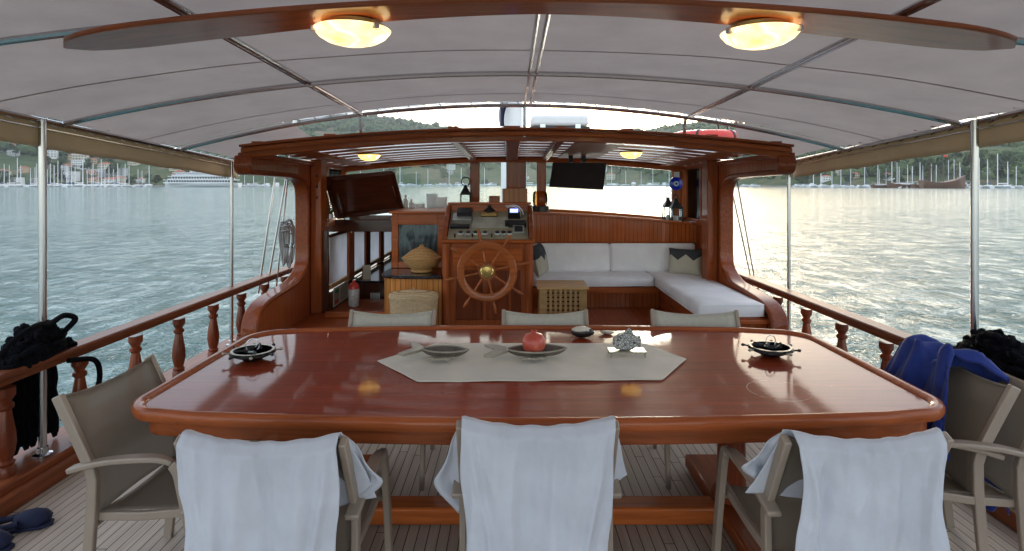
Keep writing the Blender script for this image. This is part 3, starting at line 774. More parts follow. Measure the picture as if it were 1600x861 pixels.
# ------------------------------------------------------------------ deckhouse
DH = thing('deckhouse', (.05, 6.5, 0), 'open varnished mahogany wheelhouse with slatted roof and curved side pillars', 'wheelhouse')
def side_profile():
    outer = [(5.04, 1.97), (5.02, 1.90), (5.06, 1.84), (5.2, 1.83), (5.8, 1.82), (6.2, 1.80), (6.37, 1.74), (6.44, 1.62), (6.45, 1.3), (6.45, 1.0), (6.42, .86), (6.3, .77), (6.1, .71), (5.8, .69), (5.5, .67), (5.32, .64), (5.2, .57), (5.15, .46), (5.14, .30), (5.14, .01)]
    inner = [(6.95, .01), (6.95, 2.0)]
    return sm2(outer, 3) + inner
for s, X in ((-1, -2.27), (1, 2.32)):
    # side panel with a rounded cap running along its edge
    prof = side_profile()
    b_ = MB().prism(prof, 'yz', X - .045, X + .045).build('side_panel', W_Z, DH, bevel=.012)
    edge = prof[:-2]
    MB().bar([(X, y, z) for y, z in edge], .15, .045).build('edge_moulding', W_Y, DH, bevel=.016, seg=3)
    # inner post in front of side window
    MB().bb(X - s * .05, X - s * .17, 6.55, 6.75, .3, 2.0).build('inner_post', W_Z, DH, bevel=.01)
    MB().bb(X - s * .045, X - s * .10, 6.95, 7.75, 1.22, 1.30).build('side_sill', W_Y, DH, bevel=.006)
    MB().bb(X - s * .045, X - s * .10, 6.95, 7.75, 1.93, 2.0).build('side_head', W_Y, DH)
    if s > 0: MB().bb(X - .04, X + .04, 6.955, 7.8, .02, 1.215).build('side_wall', W_Z, DH)
    MB().bb(X - s * .06, X - s * .066, 6.95, 7.75, 1.30, 1.93).build('side_pane', GLASS2, DH, flat=True)
    for yy_ in (6.96, 7.74): MB().bb(X - s * .03, X - s * .11, yy_, yy_ + .07, 1.3, 1.93).build('side_post', W_Z, DH)
# roof
RX0, RX1, RC = -2.27, 2.345, .04
def roofz(x, y):
    u = (x - RC) / 2.4; return 2.035 + .155 * (1 - u * u) - .028 * (y - 5.0)
def arcbar(y0, y1, dz0, dz1, x0=RX0, x1=RX1, n=30):
    mb = MB(); vs = []
    for i in range(n + 1):
        x = x0 + (x1 - x0) * i / n
        vs += [(x, y0, roofz(x, y0) + dz0), (x, y1, roofz(x, y1) + dz0), (x, y1, roofz(x, y1) + dz1), (x, y0, roofz(x, y0) + dz1)]
    fs = [(i * 4 + k, i * 4 + (k + 1) % 4, i * 4 + 4 + (k + 1) % 4, i * 4 + 4 + k) for i in range(n) for k in range(4)] + [(0, 1, 2, 3), tuple(n * 4 + k for k in range(4))]
    return mb.add(vs, fs)
RT = arcbar(4.97, 5.02, -.055, -.012).build('roof', W_X, DH, bevel=.01)     # fascia, parent of the roof pieces
arcbar(4.94, 5.04, -.010, .012).build('fascia_cap', W_EDGE, RT, bevel=.006)
arcbar(5.022, 5.10, -.095, -.03).build('fascia_lower', W_X, RT, bevel=.008)
for i in range(8):
    y = 5.20 + i * .30
    arcbar(y, y + .19, -.034, -.030, RX0 + .1, RX1 - .1).build('slat', W_SLAT, RT)
OPAL, on_, ob_ = newmat('opal_sheet')
setc(ob_.inputs['Base Color'], (.85, .85, .83)); ob_.inputs['Roughness'].default_value = .2
ot = on_.nodes.new('ShaderNodeBsdfTranslucent'); setc(ot.inputs[0], (.92, .92, .90)); om = on_.nodes.new('ShaderNodeMixShader'); om.inputs[0].default_value = .75
on_.links.new(ob_.outputs[0], om.inputs[1]); on_.links.new(ot.outputs[0], om.inputs[2]); on_.links.new(om.outputs[0], on_.nodes['Material Output'].inputs[0])
arcbar(5.12, 7.62, -.030, -.027, RX0 + .1, RX1 - .1).build('ceiling_sheet', OPAL, RT)
arcbar(7.63, 8.0, -.035, .0, RX0 + .0, RX1).build('roof_front', W_X, RT)
for x in (-2.17, -1.55, -.50, .0, .42, .98, 1.7, 2.25):
    wd = .14 if x == 0 else .09
    if x in (-1.55, .98, 1.7): wd = .10
    mb = MB(); mb.bar([(x, y, roofz(x, y) - .001 + .022) for y in (5.06, 6, 7, 7.98)], wd, .035); mb.build('roof_bearer', W_Y, RT)
for x, wd in ((-1.95, .30), (-.50, .07), (.0, .14), (.42, .07), (.83, .50), (2.05, .3)):
    MB().bar([(x, y, roofz(x, y) - (.063 if wd < .2 else .041)) for y in (5.1, 6, 7, 7.6)], wd, .05 if wd < .2 else .01).build('roof_beam', W_Y if wd < .2 else W_SLAT, RT, bevel=.006)
for s, X in ((-1, -2.255), (1, 2.33)):
    MB().bar([(X, 5.06, 1.975), (X, 7.9, 1.93)], .16, .05).build('roof_side_beam', W_Y, RT, bevel=.01)
# windscreen at Y 7.8
YW = 7.8
def sillz(x): return 1.385 - .165 * min(1, abs(x - .12) / 2.4) ** 1.5
mb = MB(); n = 40; vs = []
for i in range(n + 1):
    x = -2.36 + 4.8 * i / n; vs += [(x, YW - .05, sillz(x) - .02), (x, YW + .05, sillz(x) - .02), (x, YW + .05, sillz(x) + .025), (x, YW - .05, sillz(x) + .025)]
fs = [(i * 4 + k, i * 4 + (k + 1) % 4, i * 4 + 4 + (k + 1) % 4, i * 4 + 4 + k) for i in range(n) for k in range(4)] + [(0, 1, 2, 3), tuple(n * 4 + k for k in range(4))]
mb.add(vs, fs)
WS = mb.build('windscreen', W_X, DH, bevel=.01)
posts = [(-2.28, .12), (-.485, .125), (.055, .26), (.385, .12), (2.16, .13), (2.34, .08)]
for x, wd in posts:
    MB().bb(x - wd / 2, x + wd / 2, YW - .045, YW + .045, sillz(x) + .02, roofz(x, YW) - .03).build('mullion', W_Z, WS, bevel=.008)
for (x0, w0), (x1, w1) in zip(posts, posts[1:]):
    a, b_ = x0 + w0 / 2, x1 - w1 / 2
    if b_ - a < .06: continue
    mb = MB()
    mb.add([(a, YW, sillz(a) + .02), (b_, YW, sillz(b_) + .02), (b_, YW, roofz(b_, YW) - .03), (a, YW, roofz(a, YW) - .03)], [(0, 1, 2, 3)])
    mb.build('pane', GLASS, WS, solid=.006, flat=True)
# top rail of the windscreen
mb = MB(); vs = []
for i in range(n + 1):
    x = -2.36 + 4.8 * i / n; z = roofz(x, YW); vs += [(x, YW - .05, z - .10), (x, YW + .047, z - .10), (x, YW + .047, z - .037), (x, YW - .05, z - .037)]
mb.add(vs, fs); mb.build('head_rail', W_X, WS, bevel=.006)
# dash shelf and panel under it
mb = MB(); vs = []
for i in range(n + 1):
    x = -2.30 + 4.66 * i / n; z = sillz(x) - .03; vs += [(x, 7.42, z - .03), (x, YW - .04, z - .03), (x, YW - .04, z), (x, 7.42, z)]
mb.add(vs, fs); mb.build('dash_shelf', WHITEP, DH)
def panel(x0, x1, y, z0, mat, name, th=.04, n=24):
    mb = MB(); vs = []
    for i in range(n + 1):
        x = x0 + (x1 - x0) * i / n; z = sillz(x) - .025
        vs += [(x, y, z0), (x, y + th, z0), (x, y + th, z), (x, y, z)]
    fs = [(i * 4 + k, i * 4 + (k + 1) % 4, i * 4 + 4 + (k + 1) % 4, i * 4 + 4 + k) for i in range(n) for k in range(4)] + [(0, 1, 2, 3), tuple(n * 4 + k for k in range(4))]
    return mb.add(vs, fs).build(name, mat, DH, bevel=.005)
panel(.18, 2.33, 7.38, .30, W_TG, 'back_panel')
arcs = MB().bb(.18, 2.33, 7.36, 7.385, .985, 1.015).build('panel_moulding', W_X, DH, bevel=.006)
mb = MB(); vs = []
for i in range(n + 1):
    x = .18 + 2.17 * i / n; z = sillz(x) - .028; vs += [(x, 7.35, z), (x, 7.43, z), (x, 7.43, z + .03), (x, 7.35, z + .03)]
mb.add(vs, fs); mb.build('shelf_edge', W_X, DH, bevel=.006)
MB().bb(-2.02, .17, 7.38, 7.40, 1.29, 1.34).build('companionway_head', W_LID, DH, bevel=.004)
# floor, step, forward cabin shell
MB().bb(-2.22, 2.265, 5.75, 7.38, .004, .30).build('cockpit_floor', W_Y, DH)
MB().bb(-2.0, -1.2, 6.35, 6.42, .302, .36).build('step', W_X, DH, bevel=.008)
MB().bb(-2.30, 2.36, 7.84, 11.6, 1.16, 1.20).build('cabin_top', WHITEP, DH)
mb = MB(); mb.bb(.2, .26, 7.43, 11.5, .01, 1.155); mb.bb(-2.2, .19, 11.45, 11.5, .01, 1.155); mb.build('cabin_bulkhead', W_DARK, DH)
# port side: door panel and blind windows
MB().bb(-2.27, -2.04, 6.60, 6.645, .302, 1.215).build('door_panel', W_DARK, DH, bevel=.006)
MB().bb(-2.20, -2.10, 6.588, 6.60, .5, 1.08).build('door_inset', W_Z, DH, bevel=.004)
XW = -2.05
MB().bb(XW - .03, XW + .02, 6.66, 11.4, .01, .52).build('port_wall_lower', W_DARK, DH)
MB().bb(XW - .03, XW + .02, 6.66, 11.4, 1.13, 1.155).build('port_wall_upper', W_DARK, DH)
for y0, y1 in ((6.72, 7.38), (7.66, 8.24), (8.5, 9.15), (9.4, 10.1)):
    wf = MB().bb(XW - .03, XW + .035, y1, y1 + .24, .522, 1.128).build('window', W_Z, DH, bevel=.006)
    MB().bb(XW - .0, XW + .004, y0 - .04, y1, .60, 1.13).build('blind', BLIND, wf)
    MB().bb(XW - .02, XW + .03, y0 - .04, y1, .55, .595).build('sill', W_CRATE, wf)
# round speakers on the port pillar
for i, z in enumerate((1.58, 1.70, 1.82)):
    rot = Matrix.Rotation(R(90), 3, 'Y')
    MB().lathe((-2.16, 6.60, z), [(.05, 0), (.055, .02), (.04, .04), (.01, .045)], 18, rot).build('speaker', BLACKP, DH)
MB().bb(-2.285, -1.33, 7.30, 7.375, 1.14, 1.29).build('hatch_coaming', W_LID, DH, bevel=.008)
# hatch lid held open
mb = MB()
a, b_, c, e = P(511, 279, 6.85), P(614, 269, 6.85), P(629, 326, 7.25), P(528, 338, 7.25)
nrm = Vector((0, .05, .01))
mb.add([a, b_, c, e, a + nrm, b_ + nrm, c + nrm, e + nrm], [(0, 1, 2, 3), (7, 6, 5, 4), (0, 4, 5, 1), (1, 5, 6, 2), (2, 6, 7, 3), (3, 7, 4, 0)])
HL = mb.build('hatch_lid', W_LID, DH, bevel=.008)
mb = MB()
for p, q in ((a, b_), (b_, c), (c, e), (e, a)): mb.bar([p - nrm * .4, q - nrm * .4], .05, .03, side=(p - q).cross(nrm))
mb.build('lid_frame', W_LID, HL, bevel=.004)
for (p, q) in ((P(527, 300, 6.9), P(539, 345, 7.28)), (P(613, 290, 6.9), P(624, 325, 7.28))): MB().tube([p, q], .009, 6).build('gas_strut', STEEL, HL)

# wheel console
Yc = 6.0; cx0, cx1 = PX(692, Yc), PX(832, Yc); ctop = PZ(380, Yc)
t = thing('helm_console', ((cx0 + cx1) / 2, 6.2, .3), 'panelled mahogany helm console with a sloping instrument board', 'console')
MB().bb(cx0, cx1, Yc, 6.55, .302, ctop).build('cabinet', W_Z, t, bevel=.01)
MB().bb(cx0 - .02, cx1 + .02, Yc - .03, Yc + .04, ctop, ctop + .035).build('top_moulding', W_X, t, bevel=.012)
for xa_, xb_ in ((cx0 + .13, cx0 + .40), (cx0 + .44, cx0 + .66), (cx0 + .69, cx1 - .12)):
    MB().bb(xa_, xb_, Yc - .012, Yc + .005, .36, .86).build('door', W_DARKD, t, bevel=.008)
MB().bb(cx0 + .10, cx1 - .10, Yc - .010, Yc + .003, .90, 1.08).build('upper_panel', W_X, t, bevel=.006)
for s, x in ((-1, cx0), (1, cx1)):
    MB().lathe((x - s * .035, Yc + .0, .302), [(.042, 0), (.042, ctop - .304)], 16).build('corner_post', W_Z, t)
bt = Vector((0, 6.50, PZ(330, 6.5)))
# sloping board
y0, z0_, y1, z1_ = 6.05, ctop + .03, 6.50, PZ(332, 6.5)
sl_ = Vector((0, y1 - y0, z1_ - z0_)); slen = sl_.length; slr = Matrix.Rotation(math.atan2(z1_ - z0_, y1 - y0), 3, 'X')
IB = MB().box(((cx0 + cx1) / 2 + .0, (y0 + y1) / 2, (z0_ + z1_) / 2), (cx1 - cx0 - .08, slen, .03), slr).build('instrument_board', plain('beige_board', (.33, .28, .19), .6, 0, .2, 3), t)
for x in (cx0 + .01, cx1 - .01):
    MB().prism([(6.02, ctop + .03), (6.03, ctop + .09), (6.46, z1_ + .08), (6.56, z1_ + .08), (6.56, ctop + .03)], 'yz', x - .025, x + .025).build('cheek', W_Y, t, bevel=.008)
MB().bb(cx0 + .02, cx1 - .02, 6.5, 6.55, ctop + .03, z1_ + .09).build('back_board', W_X, t, bevel=.008)
MB().bb(cx0 - .0, cx1 + .0, 6.46, 6.62, z1_ + .085, z1_ + .11).build('console_shelf', W_X, t, bevel=.006)
def onboard(u, v, h=0):   # u across 0..1, v up slope 0..1
    n_ = slr @ Vector((0, 0, 1)); return Vector((cx0 + .06 + (cx1 - cx0 - .12) * u, y0 + (y1 - y0) * v, z0_ + (z1_ - z0_) * v)) + n_ * (.016 + h)
SILVER = plain('silver_plastic', (.5, .5, .48), .3, .6)
def dev(u, v, du, dv, h, mat, name, par=None):
    return MB().box(onboard(u, v, h / 2), (du, dv, h), slr).build(name, mat, par or IB, bevel=.004)
dev(.14, .66, .20, .13, .05, SILVER, 'radio'); d1 = dev(.17, .74, .16, .10, .10, BLACKP, 'throttle_head')
dev(.52, .55, .38, .20, .012, plain('grey_board', (.42, .40, .33), .5), 'chart_cover')
d2 = dev(.84, .80, .13, .10, .07, BLACKP, 'display')
MB().box(onboard(.84, .80, .073), (.085, .065, .004), slr).build('screen', SCREEN, d2)
dev(.86, .45, .22, .07, .05, BLACKP, 'handset'); dev(.90, .25, .12, .14, .03, SILVER, 'switch_frame'); dev(.90, .25, .085, .10, .035, BLACKP, 'switch_panel')
dev(.12, .38, .20, .05, .03, BLACKP, 'microphone'); dev(.50, .83, .17, .07, .03, BRASS, 'brass_plate')
MB().lathe(onboard(.50, .97, 0), [(.07, 0), (.06, .02), (.02, .05), (.02, .07), (.008, .075)], 16).build('horn', BLACKM, IB)
for i, u in enumerate((.14, .24, .34, .46, .62, .70, .78)):
    g = MB().lathe(onboard(u, .17, 0), [(.032, 0), (.034, .012), (.030, .018)], 18, slr).build('gauge', SILVER, IB)
    MB().lathe(onboard(u, .17, .0185), [(.026, 0), (.026, .002)], 18, slr).build('dial', BLACKP, g)
for i, u in enumerate((.07, .2, .3, .42, .55, .68)):
    MB().lathe(onboard(u, .05, 0), [(.008, 0), (.008, .03), (.012, .034), (.004, .04)], 10, slr).build('knob', SILVER if i % 2 else BLACKP, IB)

# ship's wheel
wc = Vector((PX(761, 5.8), 5.80, PZ(424, 5.8)))
t = thing('steering_wheel', wc, 'varnished eight spoke ship wheel with brass hub on the console', 'ship wheel')
rotY = Matrix.Rotation(R(90), 3, 'X')
mb = MB(); NR = 64
sec = [(.222, -.018), (.222, .018), (.236, .026), (.282, .026), (.294, .016), (.294, -.016), (.282, -.026), (.236, -.026)]
vs = [wc + Vector((r * math.cos(2 * math.pi * i / NR), yy_, r * math.sin(2 * math.pi * i / NR))) for i in range(NR) for r, yy_ in sec]
mb.add(vs, [(i * 8 + k, i * 8 + (k + 1) % 8, ((i + 1) % NR) * 8 + (k + 1) % 8, ((i + 1) % NR) * 8 + k) for i in range(NR) for k in range(8)])
mb.build('rim', W_WHEEL, t)
for k in range(8):
    a = R(12 + 45 * k); dr = Vector((math.cos(a), 0, math.sin(a)))
    prof = [(.05, .011), (.09, .010), (.10, .015), (.12, .010), (.15, .013), (.165, .009), (.2, .012), (.22, .013)]
    MB().tube([wc + dr * r for r, _ in prof], [q for _, q in prof], 10).build('spoke', W_WHEEL, t)
    prof = [(.292, .013), (.305, .009), (.32, .010), (.34, .015), (.37, .017), (.40, .014), (.42, .008), (.425, .002)]
    MB().tube([wc + dr * r for r, _ in prof], [q for _, q in prof], 10).build('handle', W_WHEEL, t)
MB().lathe(wc + Vector((0, .03, 0)), [(.085, -.005), (.085, .05)], 30, rotY).build('hub', W_WHEEL, t)
MB().lathe(wc + Vector((0, -.021, 0)), [(.066, 0), (.066, .010), (.055, .016), (.05, .012), (.02, .014), (.002, .015)], 30, rotY).build('hub_cap', BRASS, t)
MB().tube([wc + Vector((0, .03, 0)), wc + Vector((0, .22, 0))], .03, 14).build('shaft', BRASS, t)

# left cabinet with black counter
t = thing('counter_cabinet', (-.98, 6.2, .3), 'curved light wood cabinet with black stone counter left of the helm', 'cabinet')
ca, cb_ = PX(600, 6.1), cx0 - .01
pr = sm2([(cb_, 5.98), (ca + .3, 5.98), (ca + .1, 6.02), (ca, 6.12), (ca - .01, 6.3)], 4) + [(ca - .01, 6.58), (cb_, 6.58)]
MB().prism(pr, 'xy', .302, .775).build('cabinet_body', W_OAK, t)
pr2 = [(x + (-.02 if x < ca + .25 else 0), y - (.03 if y < 6.2 else 0)) for x, y in pr]
MB().prism(pr2, 'xy', .777, .81).build('countertop', STONE, t, bevel=.01)
# framed window with curtain above the cabinet
t = thing('framed_window', (-1.05, 6.5, .81), 'wood framed cabinet window with grey curtain behind the straw bowl', 'window')
fa, fb, fz0, fz1 = PX(612, 6.5), PX(697, 6.5), .812, PZ(334, 6.5)
mb = MB(); mb.bb(fa, fa + .07, 6.5, 6.55, fz0, fz1); mb.bb(fb - .09, fb, 6.5, 6.55, fz0, fz1); mb.bb(fa + .07, fb - .09, 6.5, 6.55, fz1 - .12, fz1); mb.bb(fa + .07, fb - .09, 6.5, 6.55, fz0, fz0 + .07)
mb.build('frame', W_X, t, bevel=.006)
mb = MB(); mb.bb(fa + .065, fb - .085, 6.520, 6.524, fz0 + .065, fz1 - .115); mb.build('pane', GLASS, t)
MB().grid(lambda u, v: (fa + .06 + (fb - fa - .14) * u, 6.56 + .018 * math.sin(u * 46 + 2 * math.sin(v * 4)), fz0 + .06 + (fz1 - fz0 - .16) * v), 90, 8).build('curtain', CURT, t, angle=180)
MB().bb(fa, fb, 6.6, 6.63, fz0, fz1 - .01).build('back', W_DARK, t)
MB().bb(fa - .02, fb + .02, 6.44, 7.40, fz1 + .003, fz1 + .03).build('top_shelf', W_X, t, bevel=.005)

# straw bowl with lid
bc = Vector((PX(659, 6.22), 6.22, .812))
t = thing('straw_bowl', bc, 'round coiled straw bowl with domed lid on the black counter', 'basket')
MB().lathe(bc, [(.10, 0), (.115, .012), (.10, .03), (.13, .05), (.175, .09), (.19, .135), (.185, .14)], 36).build('bowl', WICK2, t)
MB().lathe(bc, [(.205, .140), (.207, .152), (.18, .17), (.15, .195), (.11, .225), (.06, .25), (.03, .258), (.028, .27), (.02, .282), (.004, .285)], 36).build('lid', WICK2, t)
# oval seagrass basket
bc = Vector((PX(647, 5.8), 5.78, .0)); bz = .302
t = thing('laundry_basket', (bc.x, bc.y, bz), 'tall oval seagrass basket with lid standing in front of the cabinet', 'basket')
MB().lathe((bc.x, bc.y, bz), [(.19, 0), (.205, .02), (.225, .15), (.235, .3), (.238, .325)], 40, None, 1, .6).build('basket_body', WICK, t)
MB().lathe((bc.x, bc.y, bz), [(.243, .327), (.243, .352), (.225, .375), (.12, .392), (.004, .396)], 40, None, 1, .6).build('lid', WICK, t)
MB().tube([(bc.x - .02, bc.y, bz + .39), (bc.x - .01, bc.y, bz + .425), (bc.x + .02, bc.y, bz + .39)], .006, 6).build('handle', WICK, t)
# slatted crate box
ta, tb = PX(843, 5.75), PX(917, 5.75); tz = PZ(452, 5.75)
t = thing('lattice_box', ((ta + tb) / 2, 5.95, .302), 'pale wooden box with square lattice front beside the sofa', 'box')
MB().bb(ta - .02, tb + .02, 5.73, 6.17, tz, tz + .02).build('lid', W_CRATE, t, bevel=.004)
mb = MB(); zz0 = .302
for x in [ta + .012, ta + .035] + [ta + .06 + i * (tb - ta - .12) / 7 for i in range(8)] + [tb - .035, tb - .012]: mb.bb(x - .012, x + .012, 5.75, 5.765, zz0, tz - .002)
for i in range(10): z = zz0 + .02 + i * (tz - zz0 - .04) / 9; mb.bb(ta, tb, 5.766, 5.776, z - .013, z + .013)
mb.build('lattice_front', W_CRATE, t)
mb = MB()
for x in (ta, tb - .016):
    for i in range(10): z = zz0 + .02 + i * (tz - zz0 - .04) / 9; mb.bb(x, x + .012, 5.778, 6.15, z - .013, z + .013)
    for i in range(8): y = 5.80 + i * .045; mb.bb(x + .013, x + .022, y, y + .02, zz0, tz - .002)
mb.build('lattice_side', W_CRATE, t)
MB().bb(ta + .03, tb - .03, 6.13, 6.15, zz0, tz - .003).build('back_board', W_DARK, t)
MB().bb(ta + .03, tb - .03, 5.80, 6.12, zz0 + .002, zz0 + .02).build('bottom_board', W_DARK, t)

# sofa bench
t = thing('corner_bench', (1.4, 6.6, .3), 'built-in mahogany L shaped bench base under white cushions', 'bench')
MB().bb(cx1 + .03, 1.70, 6.85, 7.38, .302, .545).build('bench_base', W_TG, t, bevel=.006)
MB().bb(1.702, 2.265, 5.28, 7.378, .302, .545).build('bench_return', W_Y, t, bevel=.006)
MB().bb(1.62, 2.27, 5.22, 5.30, .50, .535).build('front_ledge', W_EDGE, t, bevel=.006)
MB().bb(1.70, 2.265, 5.30, 5.76, .006, .300).build('bench_plinth', W_Y, t)
MB().bb(cx1 + .03, 1.68, 6.835, 6.85, .47, .54).build('rail', W_X, t, bevel=.004)
def cushion(name, x0, x1, y0, y1, z0, z1, label, group, bev=.04, tilt=0, poly=None):
    mb = MB(); c0_ = Vector(((x0 + x1) / 2, (y0 + y1) / 2, (z0 + z1) / 2)); hd = Vector(((x1 - x0) / 2, (y1 - y0) / 2, (z1 - z0) / 2)); r = bev
    def rb(p):
        inner = Vector([max(-hd[k] + r, min(hd[k] - r, p[k])) for k in range(3)]); dl = p - inner
        q = inner + (dl.normalized() * r if dl.length > 1e-6 else dl)
        w_ = (1 - (q.x / hd.x) ** 4) * (1 - (q.y / hd.y) ** 4) * (1 - (q.z / hd.z) ** 4)
        thin = 2 if hd.z < hd.y else 1
        q = c0_ + q; k = nz(q.x * 3.1, q.y * 3.1, q.z * 3.1) * .012 + nz(q.x * 9, q.y * 9, q.z * 9) * .004
        sgn = 1 if p[thin] > 0 else -1
        q[thin] += (k + .010 * (1 - abs((q - c0_)[0] / hd.x) ** 3)) * sgn if abs(p[thin]) > hd[thin] * .98 else 0
        return q
    def face(ax, sg):
        u_, v_ = [k for k in range(3) if k != ax]
        nu = max(4, int(hd[u_] * 2 / .035)); nv = max(4, int(hd[v_] * 2 / .035))
        def f(a, b_):
            p = Vector((0, 0, 0)); p[ax] = sg * hd[ax]; p[u_] = (2 * a - 1) * hd[u_]; p[v_] = (2 * b_ - 1) * hd[v_]; return rb(p)
        mb.grid(f, nu, nv)
    for ax in range(3):
        for sg in (-1, 1): face(ax, sg)
    o = mb.build(name, SOFA, None, angle=180)
    bm = bmesh.new(); bm.from_mesh(o.data); bmesh.ops.remove_doubles(bm, verts=bm.verts, dist=.004); bmesh.ops.recalc_face_normals(bm, faces=bm.faces); bm.to_mesh(o.data); bm.free(); o.data.shade_smooth()
    for sg in (-1, 1):
        thin = 2 if hd.z < hd.y else 1; oth = 1 if thin == 2 else 2; lp = []
        e = r * .32
        for a in range(0, 360, 6):
            ca, sa = math.cos(R(a)), math.sin(R(a)); rc = r * 1.2; p = Vector((0, 0, 0))
            p[0] = (hd[0] - rc - e * .2) * (1 if ca > 0 else -1) + rc * ca; p[oth] = (hd[oth] - rc - e * .2) * (1 if sa > 0 else -1) + rc * sa; p[thin] = sg * (hd[thin] - e); lp.append(c0_ + p)
        pp = MB().tube(lp, .0045, 6, closed=True).build('piping', SOFA, o)
        if tilt:
            cc_ = Vector(((x0 + x1) / 2, (y0 + y1) / 2, z0))
            for v in pp.data.vertices: v.co -= cc_
    if tilt:
        c = Vector(((x0 + x1) / 2, (y0 + y1) / 2, z0))
        for v in o.data.vertices: v.co -= c
        o.location = c; o.rotation_euler = (tilt, 0, 0)
    return tag(o, label, 'cushion', group)
cushion('seat_cushion', cx1 + .04, 1.64, 6.83, 7.30, .55, .66, 'white seat cushion along the forward wall of the corner bench', 'seat cushions on the corner bench', .03)
cushion('seat_cushion', 1.645, 2.245, 5.27, 7.30, .55, .665, 'long white seat cushion on the aft running arm of the corner bench', 'seat cushions on the corner bench', .03)
cushion('back_cushion', cx1 + .05, 1.19, 7.20, 7.32, .665, 1.0, 'upright white back cushion nearer the helm console', 'back cushions against the panel', .025, R(-6))
cushion('back_cushion', 1.20, 2.22, 7.20, 7.32, .665, 1.0, 'upright white back cushion in the right corner', 'back cushions against the panel', .025, R(-6))
def pillow(name, c, w_, h_, rz, mat1, label, tilt=-.25):
    def pf(sign):
        def f(u, v):
            a, b_ = u * 2 - 1, v * 2 - 1; th = .075 * (max(0, 1 - a ** 4) * max(0, 1 - b_ ** 4)) ** .5
            pin = 1 - .07 * (1 - a * a) * abs(b_) ** 2; pin2 = 1 - .07 * (1 - b_ * b_) * abs(a) ** 2
            return (a * w_ / 2 * pin2, sign * th, (b_ * pin + 1) * h_ / 2)
        return f
    mb = MB(); mb.grid(pf(1), 16, 16); mb.grid(pf(-1), 16, 16)
    o = mb.build(name, mat1, None, angle=180)
    o.location = c; o.rotation_euler = (tilt, 0, rz)
    return tag(o, label, 'pillow', 'throw pillows on the bench')
def pillowmat(seed):
    m, n_, b_ = newmat('patterned_pillow')
    tc = coord(n_, (1, 1, 1)); sp_ = n_.nodes.new('ShaderNodeSeparateXYZ'); n_.links.new(tc, sp_.inputs[0])
    zz = math_n(n_, 'ADD', sp_.outputs[2], math_n(n_, 'MULTIPLY', math_n(n_, 'PINGPONG', math_n(n_, 'ADD', sp_.outputs[0], 5 + seed), .09), .8))
    c = mixc(n_, math_n(n_, 'GREATER_THAN', zz, .24), (.50, .47, .38), (.045, .05, .055))
    n_.links.new(c, b_.inputs['Base Color']); b_.inputs['Roughness'].default_value = .9
    bump(n_, b_, noisen(n_, 12, 4, .6, coord(n_)), .4, .02); return m
pillow('throw_pillow', (2.03, 6.98, .655), .40, .32, R(-25), pillowmat(.03), 'beige and charcoal zigzag pillow in the right corner of the bench')
pillow('throw_pillow', (cx1 + .16, 7.0, .655), .40, .38, R(75), pillowmat(.0), 'beige and charcoal pillow beside the helm console')

# small lamps in the deckhouse roof
for px, lab in ((577, 'small amber roof lamp left of the helm'), (986, 'small amber roof lamp above the sofa')):
    Y = 6.3; X = PX(px, Y); z = roofz(X, Y) - .038
    t = thing('roof_lamp', (X, Y, z), lab, 'lamp', 'small amber lamps in the wheelhouse roof')
    MB().lathe((X, Y, z - .015), [(.12, 0), (.12, .015)], 26).build('lamp_base', BRASS, t)
    MB().lathe((X, Y, z - .078), [(.004, 0), (.05, .006), (.09, .025), (.115, .055), (.118, .062)], 30).build('lamp_shade', LAMP2, t)

# television hanging from the roof
t = thing('television', (PX(903, 7.1), 7.1, 1.95), 'thin dark flat screen hanging below the wheelhouse roof', 'television')
a, b_, c, e = P(864, 254, 7.1), P(948, 254, 7.02), P(943, 297, 7.12), P(858, 292, 7.2)
nrm = Vector((0, .04, 0)); mb = MB(); mb.add([a, b_, c, e, a + nrm, b_ + nrm, c + nrm, e + nrm], [(0, 1, 2, 3), (7, 6, 5, 4), (0, 4, 5, 1), (1, 5, 6, 2), (2, 6, 7, 3), (3, 7, 4, 0)])
mb.build('screen_panel', BLACKP, t, bevel=.008)
nr = Vector((0, -.004, 0)); ce = (a + b_ + c + e) / 4
mb = MB(); mb.add([ce + (q - ce) * .93 + nr for q in (a, b_, c, e)] + [ce + (q - ce) * .93 + nr * .5 for q in (a, b_, c, e)], [(0, 1, 2, 3), (4, 5, 6, 7)[::-1], (0, 4, 5, 1), (1, 5, 6, 2), (2, 6, 7, 3), (3, 7, 4, 0)])
mb.build('display', plain('dead_screen', (.02, .018, .02), .3), t)
mb = MB(); mb.bar([P(892, 254, 7.11), P(892, 243, 7.11)], .05, .03); mb.bar([P(912, 254, 7.11), P(912, 243, 7.11)], .05, .03); mb.build('bracket', BLACKM, t)

# nazar ornament on the right mullion
nb = Vector((PX(1058, 7.5), 7.55, PZ(287, 7.5)))
t = thing('evil_eye_ornament', nb, 'round blue glass evil eye ornament hanging on the right mullion', 'ornament')
rX = Matrix.Rotation(R(90), 3, 'X')
for nme, r, y, cc in (('disc', .085, 0, (.01, .03, .42)), ('white_ring', .032, -.013, (.8, .85, .9)), ('blue_ring', .022, -.016, (.12, .4, .75)), ('pupil', .011, -.019, (.005, .005, .02))):
    MB().lathe(nb + Vector((0, y, 0)), [(r, -.012), (r, .0), (r * .9, .004)], 26, rX).build(nme, plain('glass_' + nme, cc, .08, 0, .03, 4), t)
MB().bb(nb.x - .025, nb.x + .045, nb.y + .01, nb.y + .02, nb.z + .08, nb.z + .15).build('hanger', WHITEP, t)
